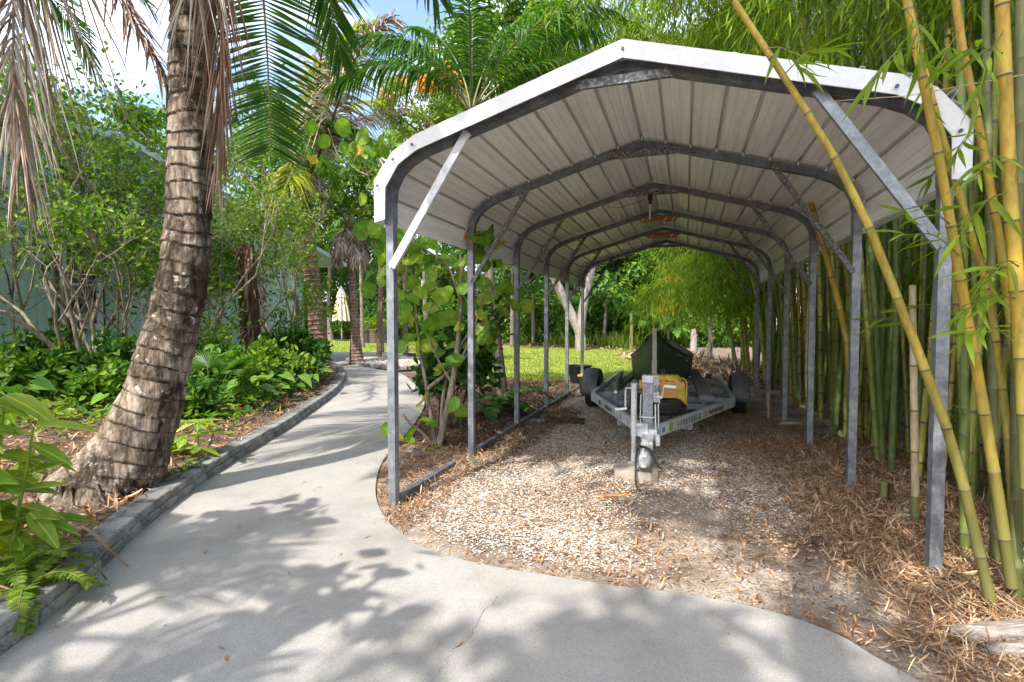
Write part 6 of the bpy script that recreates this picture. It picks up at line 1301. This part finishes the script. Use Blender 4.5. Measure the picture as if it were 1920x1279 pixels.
# sword-leaved plants, small palms, split-leaf plants, croton
SW = Geo(); n = 46; a = rng.uniform(0, 6.28, n); SW.leaves(np.c_[rng.normal(0, .22, (n, 2)), np.zeros(n)], np.c_[np.cos(a) * .4, np.sin(a) * .4, np.ones(n)], np.c_[-np.cos(a), -np.sin(a), np.full(n, .4)], rng.uniform(.7, 1.4, n), rng.uniform(.05, .09, n), T_LANCE, .25); SWm = SW.mesh('leaves', M['leaf_lime'])
for i, (px, y) in enumerate([(1140, 29), (1152, 30), (1163, 28.6), (1176, 29.5), (1120, 31), (1085, 30), (1060, 31.5), (1035, 32), (1195, 29), (980, 33)]):
    t = thing('sword_plant', 'upright strap-leaved plant at the lawn edge behind the carport', 'plant', (xpx(px, y), y, 0), random.uniform(0, 6), 'strap-leaved plants at the lawn edge'); link('leaves', SWm, t, scale=random.uniform(.8, 1.2))
for l, px, y, H_, L_ in (('small drooping palm in the hedge above the strap-leaved plants', 1132, 31, 2.6, 1.6), ('small yellowish palm beside the reddish pale trunk', 1150, 32, 1.6, 1.5), ('dark small palm in the hedge left of the white trunk', 1000, 33, 3.0, 2.0), ('tall drooping palm beyond the rear left posts', 960, 30, 4.4, 2.2), ('palm with drooping fronds behind the wooden post', 740, 36, 5.0, 2.6), ('low palm beyond the patio umbrella', 660, 44, 1.2, 1.8), ('palm beside the small island palm with hanging fronds', 715, 25, 5.2, 2.3), ('drooping palm left of the carport front corner', 680, 30, 6.4, 2.6), ('drooping green palm behind the front left post', 760, 22, 4.4, 2.1)):
    palm('small_palm', l, (xpx(px, y), y, 0), H_, (random.uniform(-.2, .2), 0), [.14, .11, .1, .09], M['bark'], ring_fr(11, (.1, 1.2), (L_ * .85, L_ * 1.1), (1.4, 2.1), n=26, ll=L_ * .32, w=.07, T=T_LANCE2, rr=.02), rings=.3, sides=8)
PH = [mesh_leaf((lambda V, F: (V, F))(*t_heart()), M['arum'], W=.95, droop=.35)]
for l, px, y, n, H_, s_ in (('large split-leaved plant in the hedge just right of the canoe tip', 1262, 29, 12, 2.3, .9), ('large split-leaved plant in the hedge above the canoe tip', 1222, 30, 12, 2.6, .95), ('large leaved plant under the far roof edge', 1190, 32, 10, 3.2, .9), ('large leaved plant near the white leaning trunk', 1120, 33, 10, 2.8, .85)): arum(l, (xpx(px, y), y, 0), n, H_, s_, PH, 'split_leaf_plant', wide=.55)
t = thing('croton', 'red and orange leaved plant in the hedge right of the canoe tip', 'plant', (xpx(1253, 28.5), 28.5, 0)); g = Geo(); blob_leaves(g, [(0, 0, 3.0), (.25, 0, 3.9), (-.1, 0, 2.3)], np.array([(.35, .3, .35), (.5, .3, .3), (.3, .3, .3)]), 90, (.3, .55), (.1, .18), T_LANCE2); g.obj('leaves', M['croton'], t); g = Geo(); g.tube([(0, 0, 0), (0, 0, 3.9)], .05, 6); g.obj('stem', M['bark'], t)
for l, px, py, y, h, r_, m in (('short pale stake standing before the hedge above the canoe bow', 1183, 640, 27, 1.9, .09, 'culm_olive'), ('thin brown sapling trunk on the mulch left of the bamboo', 1331, 668, 20, 1.7, .09, 'bark'), ('pale tree stump before the ivy hedge', 1300, 643, 27, 1.1, .16, 'bark_white')):
    g = Geo(); x = xpx(px, y); g.tube([(x, y, -.05), (x + .03, y, h * .5), (x, y, h)], [r_ * 1.15, r_, r_ * .85], 10); tag(g.obj('stake' if 'stake' in l else 'sapling' if 'sapling' in l else 'stump', M[m], smooth=True), l, 'stake' if 'stake' in l else 'tree' if 'sapling' in l else 'stump')
P = np.c_[rng.uniform(3.5, 8, 2600), rng.uniform(11.5, 22, 2600)]; P = P[~inside(LAWN, P)]; litter('far_litter', P, .0, (.12, .4), (.03, .09), M['litter_pale'], .08)
P = np.c_[rng.uniform(-3, 8, 2500), rng.uniform(26, 34, 2500)]; P = P[~inside(LAWN, P)]; litter('hedge_litter', P, .0, (.1, .3), (.04, .09), M['litter'], .08)

g = Geo(); P = smooth([tuple(gp(a, b, .0225)) for a, b in ((935, 1120), (905, 1150), (880, 1195), (845, 1225), (820, 1262), (800, 1300))], 6); P = P + np.c_[rng.normal(0, .006, (len(P), 2)), np.zeros(len(P))]; w_ = np.linspace(.0022, .0008, len(P))[:, None] * np.array([1, .3, 0])
g.sheet(np.stack([P - w_, P + w_], 1)); g.obj('crack', M['print_d'], kind='structure')
